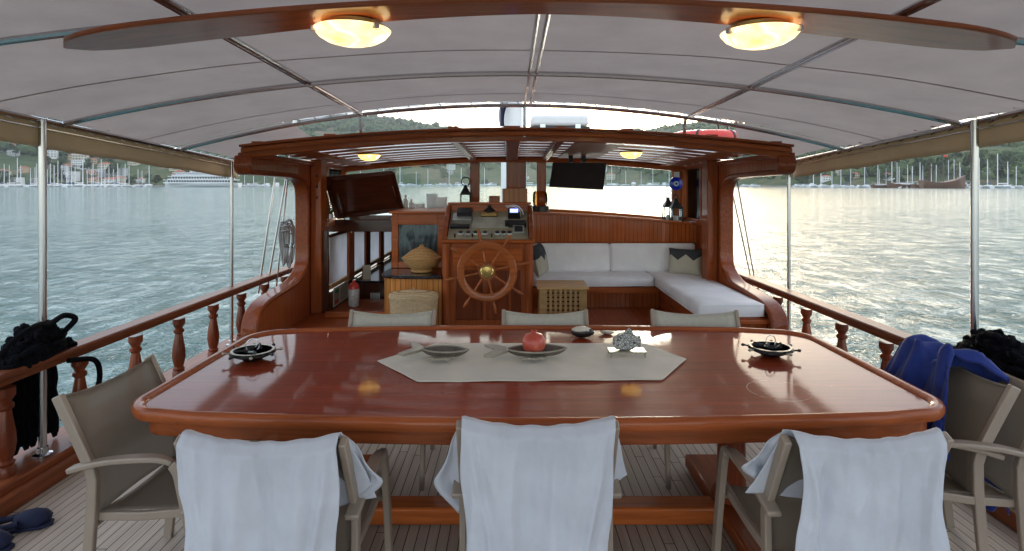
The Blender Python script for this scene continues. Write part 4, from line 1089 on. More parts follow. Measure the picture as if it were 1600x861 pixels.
# lanterns
def lantern(c, w_, h_, label, ringr, roof=True, group=None):
    c = Vector(c); t = thing('lantern', c, label, 'lantern', group)
    mb = MB(); mb.box(c + Vector((0, 0, .012)), (w_, w_, .024)); mb.box(c + Vector((0, 0, h_)), (w_, w_, .018))
    for i in (-1, 1):
        for j in (-1, 1): mb.bb(c.x + i * w_ * .46 - .006, c.x + i * w_ * .46 + .006, c.y + j * w_ * .46 - .006, c.y + j * w_ * .46 + .006, c.z + .02, c.z + h_ - .008)
    mb.build('frame', BLACKM, t)
    MB().lathe(c + Vector((0, 0, h_ + .009)), [(w_ * .68, 0), (w_ * .5, .03), (w_ * .25, .075), (w_ * .22, .10), (.012, .11)], 4 if roof else 16, Matrix.Rotation(R(45), 3, 'Z')).build('cap', BLACKM, t, flat=True)
    mb = MB(); mb.tube([c + Vector((ringr * math.cos(a), 0, h_ + .11 + ringr * .9 + ringr * math.sin(a))) for a in [R(-60 + 300 * i / 16) for i in range(17)]], .007, 6); mb.build('ring', BLACKM, t)
    mb = MB(); g = w_ * .44; mb.bb(c.x - g, c.x + g, c.y - g, c.y + g, c.z + .025, c.z + h_ - .012); mb.build('glass', GLASS, t)
    MB().lathe(c + Vector((0, 0, .026)), [(w_ * .22, 0), (w_ * .22, h_ * .35)], 16).build('candle', WHITEP, t)
    return t
zs = lambda px: sillz(PX(px, 7.6)) - .028
lantern((PX(727, 7.55), 7.6, zs(727)), .13, .27, 'tall black metal lantern on the dash left of the middle post', .055)
lantern((PX(1046, 7.55), 7.62, zs(1046)), .12, .20, 'black candle lantern on the shelf, left one of the pair under the blue ornament', .03)
lantern((PX(1058, 7.40), 7.46, zs(1058) + .0), .14, .20, 'black candle lantern on the shelf, right one of the pair under the blue ornament', .03)
# candle glasses
for px, h_, lab, Y in ((655, .19, 'short frosted glass candle cylinder beside the hatch lid', 7.45), (675, .30, 'tallest frosted glass candle cylinder on the dash shelf', 7.6), (690, .25, 'frosted glass candle cylinder nearest the black lantern', 7.5)):
    c = Vector((PX(px, Y), Y, sillz(PX(px, Y)) - .028)); t = thing('candle_glass', c, lab, 'candle holder', 'frosted candle cylinders on the dash')
    MB().lathe(c, [(.07, 0), (.072, .01), (.072, h_), (.066, h_), (.066, .015)], 24).build('glass', FROST, t); MB().lathe(c + Vector((0, 0, .016)), [(.04, 0), (.04, h_ * .5)], 16).build('candle', WHITEP, t)
c = Vector((PX(844, 7.5), 7.5, sillz(.35) - .0)); t = thing('hurricane_lamp', c, 'amber glass table lamp with black base right of the middle post', 'lamp')
MB().lathe(c, [(.11, 0), (.11, .07), (.1, .075)], 24).build('base', BLACKP, t)
MB().lathe(c + Vector((0, 0, .077)), [(.085, 0), (.095, .06), (.09, .15), (.075, .18)], 24).build('glass', AMBERG, t)
# wooden box and small box on the console shelf
zz = z1_ + .111
tag(MB().bb(PX(785, 6.54), PX(824, 6.54), 6.5, 6.6, zz, zz + .15).build('wooden_box', W_OAK, None, bevel=.004), 'light wooden box on top of the helm console', 'box')
tag(MB().bb(PX(764, 6.54), PX(781, 6.54), 6.52, 6.58, zz, zz + .07).build('wooden_block', W_X, None, bevel=.004), 'small reddish wooden block left of the light box on the helm console', 'box')
t = thing('white_cable', (PX(813, 6.4), 6.5, zz), 'loose white cable looping off the console top', 'cable')
MB().tube(smooth_path([P(790, 322, 6.49), P(806, 321, 6.42), P(815, 328, 6.38), P(818, 336, 6.38)], 5), .006, 6).build('strand', WHITEP, t)
MB().tube(smooth_path([P(792, 324, 6.47), P(804, 323, 6.40), P(812, 329, 6.36), P(813, 338, 6.36)], 5), .005, 6).build('strand', WHITEP, t)
# small white bottles and planters near the hatch
for px, h_, lab in ((634, .14, 'white soap dispenser at the hatch corner'), (643, .09, 'small white jar beside the soap dispenser')):
    c = Vector((PX(px, 7.3), 7.3, fz1 + .031)); t = thing('white_jar', c, lab, 'jar')
    MB().lathe(c, [(.028, 0), (.03, .01), (.03, h_ * .7), (.015, h_ * .85), (.012, h_)], 14).build('jar_body', WHITEP, t)
    MB().lathe(c + Vector((0, 0, h_ + .001)), [(.014, 0), (.02, .01), (.004, .02)], 10).build('cap', STEEL, t)
for px, lab in ((501, 'tiny potted succulent on the port window sill, outer one'), (509, 'tiny potted succulent on the port window sill, inner one')):
    Y = 7.05; c = Vector((-2.197, Y, 1.303)); c.y = Y if px < 505 else 7.22
    t = thing('potted_plant', c, lab, 'plant'); MB().lathe(c, [(.025, 0), (.032, .06)], 14).build('pot', WHITEP, t)
    mb = MB()
    for i in range(16):
        a = i * 2.4; e_ = Vector((math.cos(a) * .035, math.sin(a) * .035, .03 + .02 * (i % 3))); mb.tube([c + Vector((0, 0, .055)), c + Vector((0, 0, .06)) + e_], [.012, .003], 5)
    mb.build('leaves', LEAF, t)
# fire extinguisher
c = Vector((PX(553, 6.95), 6.95, .302)); t = thing('fire_extinguisher', c, 'small fire extinguisher with red top and white label in the companionway', 'fire extinguisher')
MB().lathe(c, [(.055, 0), (.062, .01), (.062, .2), (.06, .203)], 20).build('cylinder', plain('label_white', (.6, .58, .55), .4, 0, .3, 40), t)
MB().lathe(c, [(.061, .205), (.058, .24), (.035, .27), (.018, .28), (.018, .30)], 20).build('shoulder', RED, t)
MB().tube([c + Vector((-.05, 0, .31)), c + Vector((.04, 0, .33))], .008, 6).build('lever', BLACKP, t)
# notice boards
for y0_, y1_, mt, lab in ((6.75, 6.98, PAPER, 'printed safety notice with green and red panels left below the blind window'), (7.0, 7.36, PAPER, 'typed notice sheet below the first blind window')):
    t = thing('notice', (XW + .03, (y0_ + y1_) / 2, .4), lab, 'notice')
    MB().bb(XW + .022, XW + .028, y0_, y1_, .33, .54).build('sheet', mt, t)
    mb = MB()
    for r_ in range(9):
        z = .52 - r_ * .02
        mb.bb(XW + .0285, XW + .0295, y0_ + .02, y1_ - .02 - .05 * ((r_ * 7) % 3) / 3, z, z - .006)
    mb.build('text_lines', BLACKP, t)
    if y0_ < 6.9:
        MB().bb(XW + .0296, XW + .0305, y0_ + .05, y1_ - .03, .47, .52).build('green_panel', plain('green_ink', (.03, .15, .07), .6), t)
        MB().bb(XW + .0296, XW + .0305, y0_ + .03, y1_ - .05, .35, .40).build('red_panel', plain('red_ink', (.4, .06, .03), .6), t)
# galley things down the companionway
t = thing('galley_unit', (-1.75, 8.2, .01), 'dark galley unit with black worktop down the companionway', 'cabinet')
MB().bb(-2.02, -1.45, 7.5, 10, .02, .48).build('unit_body', W_DARK, t); MB().bb(-2.025, -1.43, 7.48, 10, .483, .51).build('worktop', STONE, t, bevel=.004)
MB().bb(-1.78, -1.66, 7.475, 7.48, .28, .36).build('plate', SILVER, t)
tag(MB().box((-1.86, 7.62, .60), (.10, .04, .18), R(20)).build('card_box', plain('card', (.6, .52, .42), .7), None, bevel=.003), 'upright cream carton on the black galley worktop', 'box')
tag(MB().box((-1.62, 8.7, .56), (.13, .10, .09), R(10)).build('white_carton', WHITEP, None, bevel=.003), 'low white carton at the back of the galley worktop', 'box')
tag(MB().box((-1.56, 8.1, .545), (.14, .2, .06), R(-15)).build('tea_towel', HW[3], None, bevel=.02), 'folded grey tea towel on the galley worktop', 'towel')
tag(MB().bb(-1.52, -1.36, 7.7, 8.2, .515, 1.05).build('dark_cushion', DARKF, None, bevel=.04), 'dark padded cushion standing beside the cabinet window', 'cushion')

# things on the roof
c = Vector((PX(873, 7.0), 7.0, roofz(.5, 7) + .043)); t = thing('life_raft_case', c, 'white life raft case with black band on the wheelhouse roof', 'life raft')
def rr(w_, d_, r):
    out = []
    for sx, sy, a0 in ((1, 1, 0), (-1, 1, 90), (-1, -1, 180), (1, -1, 270)):
        for i in range(5): a = R(a0 + 22.5 * i); out.append((c.x + sx * (w_ / 2 - r) + r * math.cos(a), c.y + sy * (d_ / 2 - r) + r * math.sin(a)))
    return out
MB().prism(rr(.68, .46, .08), 'xy', c.z, c.z + .17).build('case_bottom', WHITEP, t, bevel=.03)
MB().prism(rr(.70, .48, .08), 'xy', c.z + .172, c.z + .215).build('band', BLACKP, t, bevel=.006)
MB().prism(rr(.66, .46, .08), 'xy', c.z + .217, c.z + .35).build('case_lid', WHITEP, t, bevel=.04, seg=4)
for s in (-.2, .2): MB().bb(c.x + s - .03, c.x + s + .03, c.y - .245, c.y - .235, c.z + .15, c.z + .24).build('buckle', STEEL, t)
c = Vector((PX(1102, 6.5), 6.5, roofz(2.1, 6.5) + .175)); t = thing('lifebuoy', c, 'orange red lifebuoy lying on the right of the wheelhouse roof', 'lifebuoy')
MB().tube([c + Vector((.31 * math.cos(R(i * 10)), .31 * math.sin(R(i * 10)), 0)) for i in range(36)], .088, 14, closed=True).build('ring', RED, t)
for a in (-120, -60, 30, 150):
    cc = c + Vector((.31 * math.cos(R(a)), .31 * math.sin(R(a)), 0)); dr = Vector((math.cos(R(a)), math.sin(R(a)), 0)); tg = Vector((-dr.y, dr.x, 0))
    MB().tube([cc - tg * .012, cc + tg * .012], .093, 14).build('band', BLACKP if a < 0 else WHITEP, t)
# mast with furled navy flag
t = thing('main_mast', (0, 9.6, 1.2), 'thick white mast rising behind the wheelhouse roof with furled dark flag', 'mast')
MB().tube([(PX(800, 9.6), 9.6, 1.2), (PX(800, 9.6), 9.6, 13)], [.18, .14], 20).build('mast_pole', WHITEP, t)
MB().grid(lambda u, v: (PX(782, 9.3) + .16 * u * (1 - v * .6) + .03 * math.sin(v * 6), 9.3 + .04 * math.sin(u * 9), PZ(197, 9.3) + v * -0 + (1 - v) * 0 + .0 + (1 - v) * .75), 8, 10).build('flag', NAVY, t, solid=.01)
MB().tube([(PX(781, 9.3), 9.3, 2.6), (PX(781, 9.3), 9.3, 6)], .008, 5).build('halyard', WHITEP, t)
# shrouds
for s, lst in ((-1, ((405, 480, 428, 290), (418, 470, 445, 290), (437, 425, 448, 292))), (1, ((1168, 425, 1141, 285), (1176, 440, 1152, 285)))):
    for i, (xa_, ya_, xb_, yb_) in enumerate(lst):
        Y = 6.75; a = P(xa_, ya_, Y); b_ = P(xb_, yb_, Y); dirv = (b_ - a).normalized(); dirv.y += .06; a.z = .72 if i < 2 else a.z
        a = b_ - dirv * ((b_.z - .5) / dirv.z)
        o = MB().tube([a, b_ + dirv * 9], .011 if s < 0 else .007, 6).build('shroud', BLACKM if s > 0 else STEEL, None)
        tag(o, ['thin rigging wire outside the %s railing, lower end aft', 'thin rigging wire outside the %s railing, middle one', 'thin rigging line outside the %s railing beside the pillar'][i] % ('left' if s < 0 else 'right'), 'cable', 'rigging wires outside the railings')
# coil on the shroud
cc = P(447, 378, 6.6); t = thing('rope_coil', cc, 'grey coil of thin line hanging on the rigging by the left pillar', 'rope')
for i in range(8):
    ph = random.uniform(-.4, .4); rr_ = random.uniform(.03, .055); hh = random.uniform(.20, .27)
    MB().tube([cc + Vector((rr_ * math.cos(a) + .01 * i - .035, .03 * math.sin(a * 2 + ph) + .006 * i, hh * math.sin(a) - .02 + .01 * ph)) for a in [R(12 * k_) for k_ in range(30)]], .009, 6, closed=True).build('loop', plain('grey_line', (.38, .38, .38), .9) if i == 0 else bpy.data.materials['grey_line'], t)
MB().tube([cc + Vector((.05 * math.cos(a), .045 * math.sin(a), .09 + .008 * a)) for a in [k_ * .5 for k_ in range(40)]], .009, 6).build('wrap', bpy.data.materials['grey_line'], t)

# ------------------------------------------------------------------ TABLE
TZ = .80
def yfront(x): u = (x - .11) / 1.73; return 2.325 + .10 * u * u
def yback(x): u = (x - .11) / 1.73; return 3.88 - .10 * u * u
def table_outline(off=0, rn=.17, rf=.22, n=8):
    x0, x1 = -1.62 + off, 1.84 - off
    pts = []
    def corner(cx, cy, r, a0):
        for i in range(n + 1): a = R(a0 + 90 * i / n); pts.append((cx + r * math.cos(a), cy + r * math.sin(a)))
    rn_, rf_ = max(rn - off, .03), max(rf - off, .03)
    ya, yb = yfront(x0), yback(x0)
    corner(x0 + rn_, ya + off + rn_, rn_, 180)
    for i in range(1, 20): x = x0 + rn_ + (x1 - x0 - 2 * rn_) * i / 20; pts.append((x, yfront(x) + off))
    corner(x1 - rn_, ya + off + rn_, rn_, 270)
    corner(x1 - rf_, yb - off - rf_, rf_, 0)
    for i in range(1, 20): x = x1 - rf_ - (x1 - x0 - 2 * rf_) * i / 20; pts.append((x, yback(x) - off))
    corner(x0 + rf_, yb - off - rf_, rf_, 90)
    return pts
t = thing('dining_table', (.11, 3.1, 0), 'large glossy dark red mahogany dining table with rounded corners', 'table')
MB().prism(table_outline(.03), 'xy', TZ - .03, TZ).build('tabletop', W_TABLE, t)
# raised rim: swept profile
secs = [(0.0, -.035), (-.008, -.02), (-.008, 0.0), (.0, .012), (.015, .017), (.035, .012), (.05, .0025), (.05, -.01), (.03, -.035)]
rings = []
for o_, z in secs:
    rings.append([(x, y, TZ + z) for x, y in table_outline(o_)])
mb = MB(); n = len(rings[0]); vs = [p for r_ in rings for p in r_]; m_ = len(secs)
mb.add(vs, [(j * n + i, j * n + (i + 1) % n, ((j + 1) % m_) * n + (i + 1) % n, ((j + 1) % m_) * n + i) for j in range(m_) for i in range(n)])
mb.build('rim', W_EDGE, t, angle=60)
MB().prism(table_outline(.06), 'xy', TZ - .115, TZ - .036).build('apron', W_EDGE, t, bevel=.008)
for x in (-.93, 1.15):
    MB().lathe((x, 3.12, .1), [(.10, 0), (.10, .03), (.075, .06), (.07, .3), (.085, .5), (.10, .56), (.11, .583)], 22).build('pedestal', W_BAL, t)
    MB().bb(x - .10, x + .10, 2.62, 3.62, .02, .095).build('foot', W_Y, t, bevel=.012)
MB().bb(-.825, 1.045, 3.00, 3.13, .012, .10).build('stretcher', W_X, t, bevel=.012)
MB().bb(-.8, 1.0, 3.08, 3.16, .60, .68).build('under_rail', W_X, t)

# runner
def rz_(x, y): return TZ + .0035 + .0025 * nz(x * 6, y * 6, 2) + .004 * max(0, nz(x * 3, y * 3, 5))
rp = [(-.706, 3.13), (-.448, 3.47), (.765, 3.47), (.927, 3.17), (.715, 2.83), (-.443, 2.80)]
def runner(u, v):
    # rows across: hexagon interpolated
    x = -.706 + (.927 + .706) * u
    def edge(tab): return lerp_tab(tab, x)
    top = edge([(-.706, 3.13), (-.448, 3.47), (.765, 3.47), (.927, 3.17)]); bot = edge([(-.706, 3.125), (-.443, 2.80), (.715, 2.83), (.927, 3.165)])
    y = bot + (top - bot) * v
    return (x, y, rz_(x, y) + .001)
tag(MB().grid(runner, 90, 30).build('table_runner', LINEN, None, angle=180, solid=.003), 'grey linen runner with pointed ends across the middle of the table', 'table runner')

CERAM = plain('grey_glaze', (.12, .10, .085), .3, 0, .35, 30, .2, 60, 0, .4)
PEWTER = plain('pewter', (.36, .325, .26), .3, .3, .2, 20, .2, 70)
def fish_dish(c, L, rz, label, tailm, flip=0):
    t = thing('fish_dish', c, label, 'dish', None, rz)
    def f(top):
        def g(u, v):
            a = u * 2 - 1; wv = .5 * L * .40 * (max(0, 1 - abs(a) ** 1.8)) ** .85; b2 = v * 2 - 1
            x = a * L / 2; y = b2 * wv * 1.25; rim = abs(b2) ** 2.2 if wv > 1e-4 else 1; rim = max(rim, abs(a) ** 3)
            return (x, y, .008 + .036 * rim + (.004 if top else 0) + (.0 if top else -.002))
        return g
    o = MB().grid(f(True), 26, 16).build('bowl', CERAM, t, angle=180, solid=.005)
    o.matrix_parent_inverse.identity()
    rim = MB().tube([(math.cos(R(9 * i)) * L * .5, (1 if math.sin(R(9 * i)) >= 0 else -1) * .5 * L * .4 * 1.25 * max(0, 1 - abs(math.cos(R(9 * i))) ** 1.8) ** .85, .048) for i in range(40)], .0045, 6, closed=True).build('dish_rim', PEWTER, t)
    for v in rim.data.vertices: v.co += ORG[t.name]
    for v in o.data.vertices: v.co += ORG[t.name]
    # tail
    mb = MB(); mb.prism([(-L * .46, .026), (-L * .70, .105), (-L * .84, .10), (-L * .66, .0), (-L * .86, -.105), (-L * .72, -.12), (-L * .46, -.026)], 'xy', .036, .052)
    o = mb.build('tail', PEWTER, t, bevel=.003)
    for v in o.data.vertices: v.co += ORG[t.name]; v.co.z += 0
    mb = MB(); mb.prism([(-.06, -.06), (.05, -.06), (.035, -.10), (.01, -.085), (-.02, -.105), (-.05, -.088), (-.085, -.10)], 'xy', .012, .026)
    o = mb.build('fin', PEWTER, t, bevel=.003)
    for v in o.data.vertices: v.co += ORG[t.name]
    return t
fish_dish(Vector((PX(695, 3.17), 3.17, TZ + .008)), .26, R(-6), 'smaller grey fish shaped dish at the left end of the runner', PEWTER)
fish_dish(Vector((PX(838, 3.18), 3.18, TZ + .008)), .33, R(4), 'larger grey fish shaped dish holding the pomegranate', PEWTER)
# pomegranate
def pommat():
    m, n_, b_ = newmat('pomegranate_skin')
    tt = noisen(n_, 14, 5, .65, coord(n_)); c = ramp(n_, tt, [(.3, (.40, .05, .035)), (.55, (.58, .11, .07)), (.75, (.70, .30, .18))])
    n_.links.new(c, b_.inputs['Base Color']); b_.inputs['Roughness'].default_value = .35; bump(n_, b_, tt, .1, .01); return m
PM = pommat(); pc = Vector((PX(834, 3.19), 3.19, TZ + .022)); t = thing('pomegranate', pc, 'ripe red pomegranate lying in the larger fish dish', 'fruit')
mb = MB(); mb.lathe(pc, [(.012, 0), (.035, .006), (.056, .03), (.064, .058), (.060, .085), (.045, .106), (.02, .116), (.010, .118)], 22)
for v in mb.v:
    d_ = v - pc; a = math.atan2(d_.y, d_.x); k_ = 1 + .025 * math.cos(5 * a) ; v.x = pc.x + d_.x * k_; v.y = pc.y + d_.y * k_
mb.build('fruit_body', PM, t, angle=180)
mb = MB()
for i in range(6): a = i * 1.047; mb.tube([pc + Vector((.006 * math.cos(a), .006 * math.sin(a), .114)), pc + Vector((.016 * math.cos(a), .016 * math.sin(a), .13))], [.005, .002], 5)
mb.build('crown', PM, t)
# silver fish box on a stand
fc = Vector((PX(979, 3.22), 3.22, TZ + .008)); t = thing('fish_figurine', fc, 'crackled silver fish figurine on a small glass stand at the right end of the runner', 'figurine')
m, n_, b_ = newmat('crackle_silver'); vo = n_.nodes.new('ShaderNodeTexVoronoi'); vo.feature = 'DISTANCE_TO_EDGE'; vo.inputs['Scale'].default_value = 70; n_.links.new(coord(n_), vo.inputs['Vector'])
c_ = ramp(n_, vo.outputs['Distance'], [(.02, (.04, .04, .045)), (.12, (.42, .42, .40))]); n_.links.new(c_, b_.inputs['Base Color']); b_.inputs['Roughness'].default_value = .35; b_.inputs['Metallic'].default_value = .4
bump(n_, b_, vo.outputs['Distance'], .6, .01); CRK = m
mb = MB(); mb.bb(fc.x - .10, fc.x + .10, fc.y - .05, fc.y + .05, fc.z + .024, fc.z + .031)
mb.build('stand', PEWTER, t, bevel=.002)
for sx in (-1, 1):
    for sy in (-1, 1): MB().tube([fc + Vector((sx * .09, sy * .042, 0)), fc + Vector((sx * .09, sy * .042, .0235))], .006, 6).build('foot', PEWTER, t)
body = [(-.075, .06), (-.07, .095), (-.035, .118), (.0, .125), (.03, .118), (.06, .10), (.072, .108), (.078, .07), (.07, .045), (.05, .05), (.02, .034), (-.03, .033), (-.06, .04)]
mb = MB(); mb.prism([(fc.x + x, fc.z + z) for x, z in body], 'xz', fc.y - .022, fc.y + .022); mb.build('fish_body', CRK, t, bevel=.012, seg=3)
MB().prism([(fc.x - .02, fc.z + .12), (fc.x + .015, fc.z + .15), (fc.x + .04, fc.z + .118)], 'xz', fc.y - .006, fc.y + .006).build('dorsal_fin', CRK, t, bevel=.003)
# ashtrays shaped like ship wheels
for px, py, lab in ((395, 562, 'black ship wheel ashtray with cigarette things on the left of the table'), (1204, 556, 'black ship wheel ashtray with a wire ring on the right of the table')):
    Y = (CAMZ - TZ) * F / (py - HOR); c = Vector((PX(px, Y), Y, TZ + .002))
    t = thing('ashtray', c, lab, 'ashtray', 'ship wheel ashtrays')
    MB().lathe(c, [(.045, 0), (.06, .01), (.10, .028), (.115, .035), (.115, .045), (.095, .048), (.085, .038), (.04, .016), (.002, .014)], 32).build('bowl', BLACKM, t)
    MB().lathe(c, [(.097, .0486), (.097, .0515), (.110, .0515), (.110, .0486)], 32).build('rim_ring', PEWTER, t)
    for k_ in range(8):
        a = R(20 + 45 * k_); dr = Vector((math.cos(a), math.sin(a), 0))
        MB().tube([c + dr * .112 + Vector((0, 0, .040)), c + dr * .128 + Vector((0, 0, .042)), c + dr * .142 + Vector((0, 0, .043)), c + dr * .150 + Vector((0, 0, .043))], [.005, .004, .009, .004], 8).build('handle', BLACKM if k_ % 2 else PEWTER, t)
    mb = MB()
    for k_ in range(7):
        a = random.uniform(0, 6.28); p = c + Vector((.04 * math.cos(a), .04 * math.sin(a), .04 + .01 * random.random())); mb.tube([p, p + Vector((random.uniform(-.05, .05), random.uniform(-.05, .05), .012))], .012, 6)
    mb.build('contents', BLACKP, t)
    o = MB().tube([c + Vector((.032 * math.cos(R(15 * i)) + .0, .012 * math.cos(R(15 * i)), .075 + .034 * math.sin(R(15 * i)))) for i in range(24)], .0022, 6, closed=True).build('wire_ring', STEEL, t)
# pouch and shell
c = P(910, 524, 3.62); c.z = TZ + .001; t = thing('pouch', c, 'small black leather pouch with pale flap by the far edge of the table', 'pouch')
def blob(c, s, seed, nzs=.2):
    mb = MB(); vs = []
    for v in I2[0]:
        k_ = 1 + nzs * nz(v.x * 2 + seed, v.y * 2, v.z * 2); vs.append((c[0] + v.x * s[0] * k_, c[1] + v.y * s[1] * k_, c[2] + max(-1, v.z) * s[2] * k_))
    return mb.add(vs, I2[1])
blob((c.x, c.y, c.z + .034), (.07, .05, .034), 1).build('pouch_body', BLACKP, t, angle=180)
blob((c.x - .01, c.y - .02, c.z + .055), (.058, .036, .016), 4).build('flap', LINEN, t, angle=180)
c = P(948, 521, 3.7); c.z = TZ + .001; o = blob((c.x, c.y, c.z + .011), (.038, .026, .012), 7, .4).build('seashell', plain('shell', (.55, .45, .36), .5, 0, .5, 30), None, angle=180); tag(o, 'small pale seashell right of the black pouch on the table', 'shell')

# ------------------------------------------------------------------ CHAIRS
def chair(label, group):
    t = thing('dining_chair', (0, 0, 0), label, 'chair', group)
    for s in (-1, 1):
        x = s * .275
        MB().bar([(x, -.235, 0), (x, -.205, .25), (x, -.19, .45), (x, -.188, .56), (x, -.205, .62), (x, -.335, .888)], .026, .042).build('leg', ALU, t, bevel=.005)
        xa_ = s * .285
        path = smooth_path([(xa_, .285, 0), (xa_, .235, .30), (xa_, .19, .52), (xa_, .165, .61), (xa_, .12, .645), (xa_, .04, .652), (xa_, -.10, .640), (xa_, -.20, .62), (xa_, -.275, .598)], 4)
        cut = 15
        MB().bar(path[:cut], .028, .042).build('leg', ALU, t, bevel=.005)
        ws = [.028 + .022 * min(1, max(0, (i - 1) / 5)) for i in range(len(path) - cut + 1)]
        MB().bar([p for p in path[cut - 1:]], ws, .022).build('armrest', ALU, t, bevel=.006)
        MB().bar([(s * .25, .265, .435), (s * .25, .0, .405), (s * .25, -.20, .40)], .022, .034).build('seat_rail', ALU, t, bevel=.004)
    mb = MB(); mb.tube([(-.275, .235, .40), (.275, .235, .40)], .013, 8); mb.tube([(-.27, -.19, .37), (.27, -.19, .37)], .013, 8); mb.build('crossbar', ALU, t)
    def seat(u, v):
        x = (u * 2 - 1) * .242; y = -.19 + .465 * v; return (x, y, .415 + .03 * v - .022 * (1 - (u * 2 - 1) ** 2) + (-.02 * max(0, v - .9) * 10))
    MB().grid(seat, 12, 14).build('seat', SLING, t, angle=180, solid=.004)
    def back(u, v):
        a = u * 2 - 1; z = .41 + (.475 - .030 * (1 - a * a)) * v
        y = -.185 if z < .6 else -.19 - (z - .6) * .49
        return (a * .262, y - .022 * (1 - a * a) + .01, z)
    MB().grid(back, 12, 16).build('backrest', SLING, t, angle=180, solid=.004)
    MB().tube([(a / 10 * .262, -.315 - .022 * (1 - (a / 10) ** 2) , .882 - .030 * (1 - (a / 10) ** 2)) for a in range(-10, 11)], .007, 6).build('top_hem', SLING, t)
    return t
grp = 'taupe sling dining chairs'
c0 = chair('', grp)
chairs = []
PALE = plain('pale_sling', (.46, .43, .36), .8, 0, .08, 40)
def place_chair(x, y, rz, label, z=0):
    o = c0 if not chairs else copy_tree(c0); chairs.append(o); o.location = (x, y, z); o.rotation_euler = (0, 0, rz); o['label'] = label; o['group'] = grp; return o
# backs at y-.335
A_ = place_chair(PX(412, 1.97), 2.31, R(-2), 'sling chair under the leftmost of the three white cloths')
B_ = place_chair(PX(840, 2.11), 2.44, R(0), 'sling chair under the middle white cloth')
C_ = place_chair(PX(1348, 2.0), 2.33, R(2), 'sling chair under the rightmost of the three white cloths')
place_chair(-1.47, 2.64, R(-93), 'bare sling chair at the left end of the table by the railing')
place_chair(1.80, 2.80, R(84), 'inner chair of the two nested at the right end of the table')
place_chair(1.95, 2.76, R(84), 'outer chair of the two nested at the right end of the table', .0)
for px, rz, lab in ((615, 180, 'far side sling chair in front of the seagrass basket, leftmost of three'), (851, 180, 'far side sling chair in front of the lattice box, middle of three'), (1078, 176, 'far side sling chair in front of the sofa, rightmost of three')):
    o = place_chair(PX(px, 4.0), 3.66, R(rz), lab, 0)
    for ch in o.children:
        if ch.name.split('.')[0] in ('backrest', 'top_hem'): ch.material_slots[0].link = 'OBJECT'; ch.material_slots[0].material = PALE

# towels on chair backs
def towel(ch, label, drop, seed, wid=.26, sleeves=(1, 1), name='towel', frontdrop=.28, x0=0.0, hem=.04, mat=TOWEL):
    rnd = random.Random(seed); ph = [rnd.uniform(0, 6) for _ in range(6)]
    total = frontdrop + drop
    def f(u, v):
        a = u * 2 - 1; s = v * total - frontdrop      # s<0 front side, s>0 back side
        sag = .022 * (1 - a * a)
        zt = .906 - sag * 1.35
        if s < 0:
            dz = -s; y = -.300 + dz * .42 - sag; z = zt - dz - hem * .6 * math.sin(a * 2 + ph[0]) * dz / frontdrop
            w_ = wid * (1 + .35 * dz / frontdrop)
            y += .008 * math.sin(a * 14 + ph[1]) * dz / frontdrop
        else:
            k_ = min(1, s / .05)
            y = -.318 - .045 * k_ - sag * .6 + (min(s, .3) * .03)
            z = zt - max(0, s - .02) + .004 - hem * (.5 * math.sin(a * 1.7 + ph[2])) * s / drop
            w_ = wid * (1 - .05 * math.sin(s * 5 + ph[3]) - .06 * min(1, s / .3) + .05 * s / drop)
            amp = min(1, s / .15)
            y -= amp * (.014 * math.sin(a * (5 + s * 2) + ph[3] + s * 3) + .007 * math.sin(a * 11 + ph[4] - s * 2.5) + .004 * math.sin(a * 23 + ph[5] + s * 4))
            y -= .006 * math.sin(a * 16 + ph[1]) * math.exp(-s / .06)
            # radiating folds from the corners
            dd = abs(abs(a) - 1); y -= .016 * math.exp(-((dd - .35 * s / drop - .08) / .05) ** 2) * amp
        rdg = 1 - abs(noise.noise(Vector((a * 3.2 + s * 2.4 + seed, s * 3.0 - a * 2.2, seed)))) * 2.2
        y -= (.009 * rdg + .004 * nz(a * 9 + seed, s * 16)) * min(1, abs(s) / .06)
        x = x0 + a * w_ + .006 * math.sin(s * 17 + ph[2] + (2 if a > 0 else 0)) * abs(a) ** 3
        return (x, y, z)
    mb = MB(); mb.grid(f, 110, 150)
    for s_, on in zip((-1, 1), sleeves):
        if not on: continue
        def g(u, v):
            # sleeve: hangs from the top corner on the far side, kite shaped
            wd = (.02 + .10 * min(1, v * 1.6)) * (1 - max(0, v - .62) * 1.9)
            cx = .24 + .055 * math.sin(v * 2.2)
            return (x0 + s_ * (cx + (u - .3) * wd + .01 * math.sin(v * 11)), -.285 + .10 * v + .012 * math.sin(u * 8 + v * 6), .885 - on * v + .02 * math.sin(u * 5) * v)
        mb.grid(g, 12, 20)
    o = mb.build(name, mat, None, angle=180, solid=.003)
    o.matrix_world = Matrix.Translation(ch.location) @ Matrix.Rotation(ch.rotation_euler.z, 4, 'Z')
    return tag(o, label, 'towel')
towel(A_, 'white cotton cloth over the front left chair, draped off its left upright', .66, 3, .262, (.0, .26), hem=.03)
towel(B_, 'white shirt spread over the middle front chair with a sleeve hanging out', .60, 8, .262, (.38, .0), 'towel', hem=.02)
towel(C_, 'white cloth with long vertical folds over the front right chair', .66, 15, .262, (.20, .0), hem=.03)
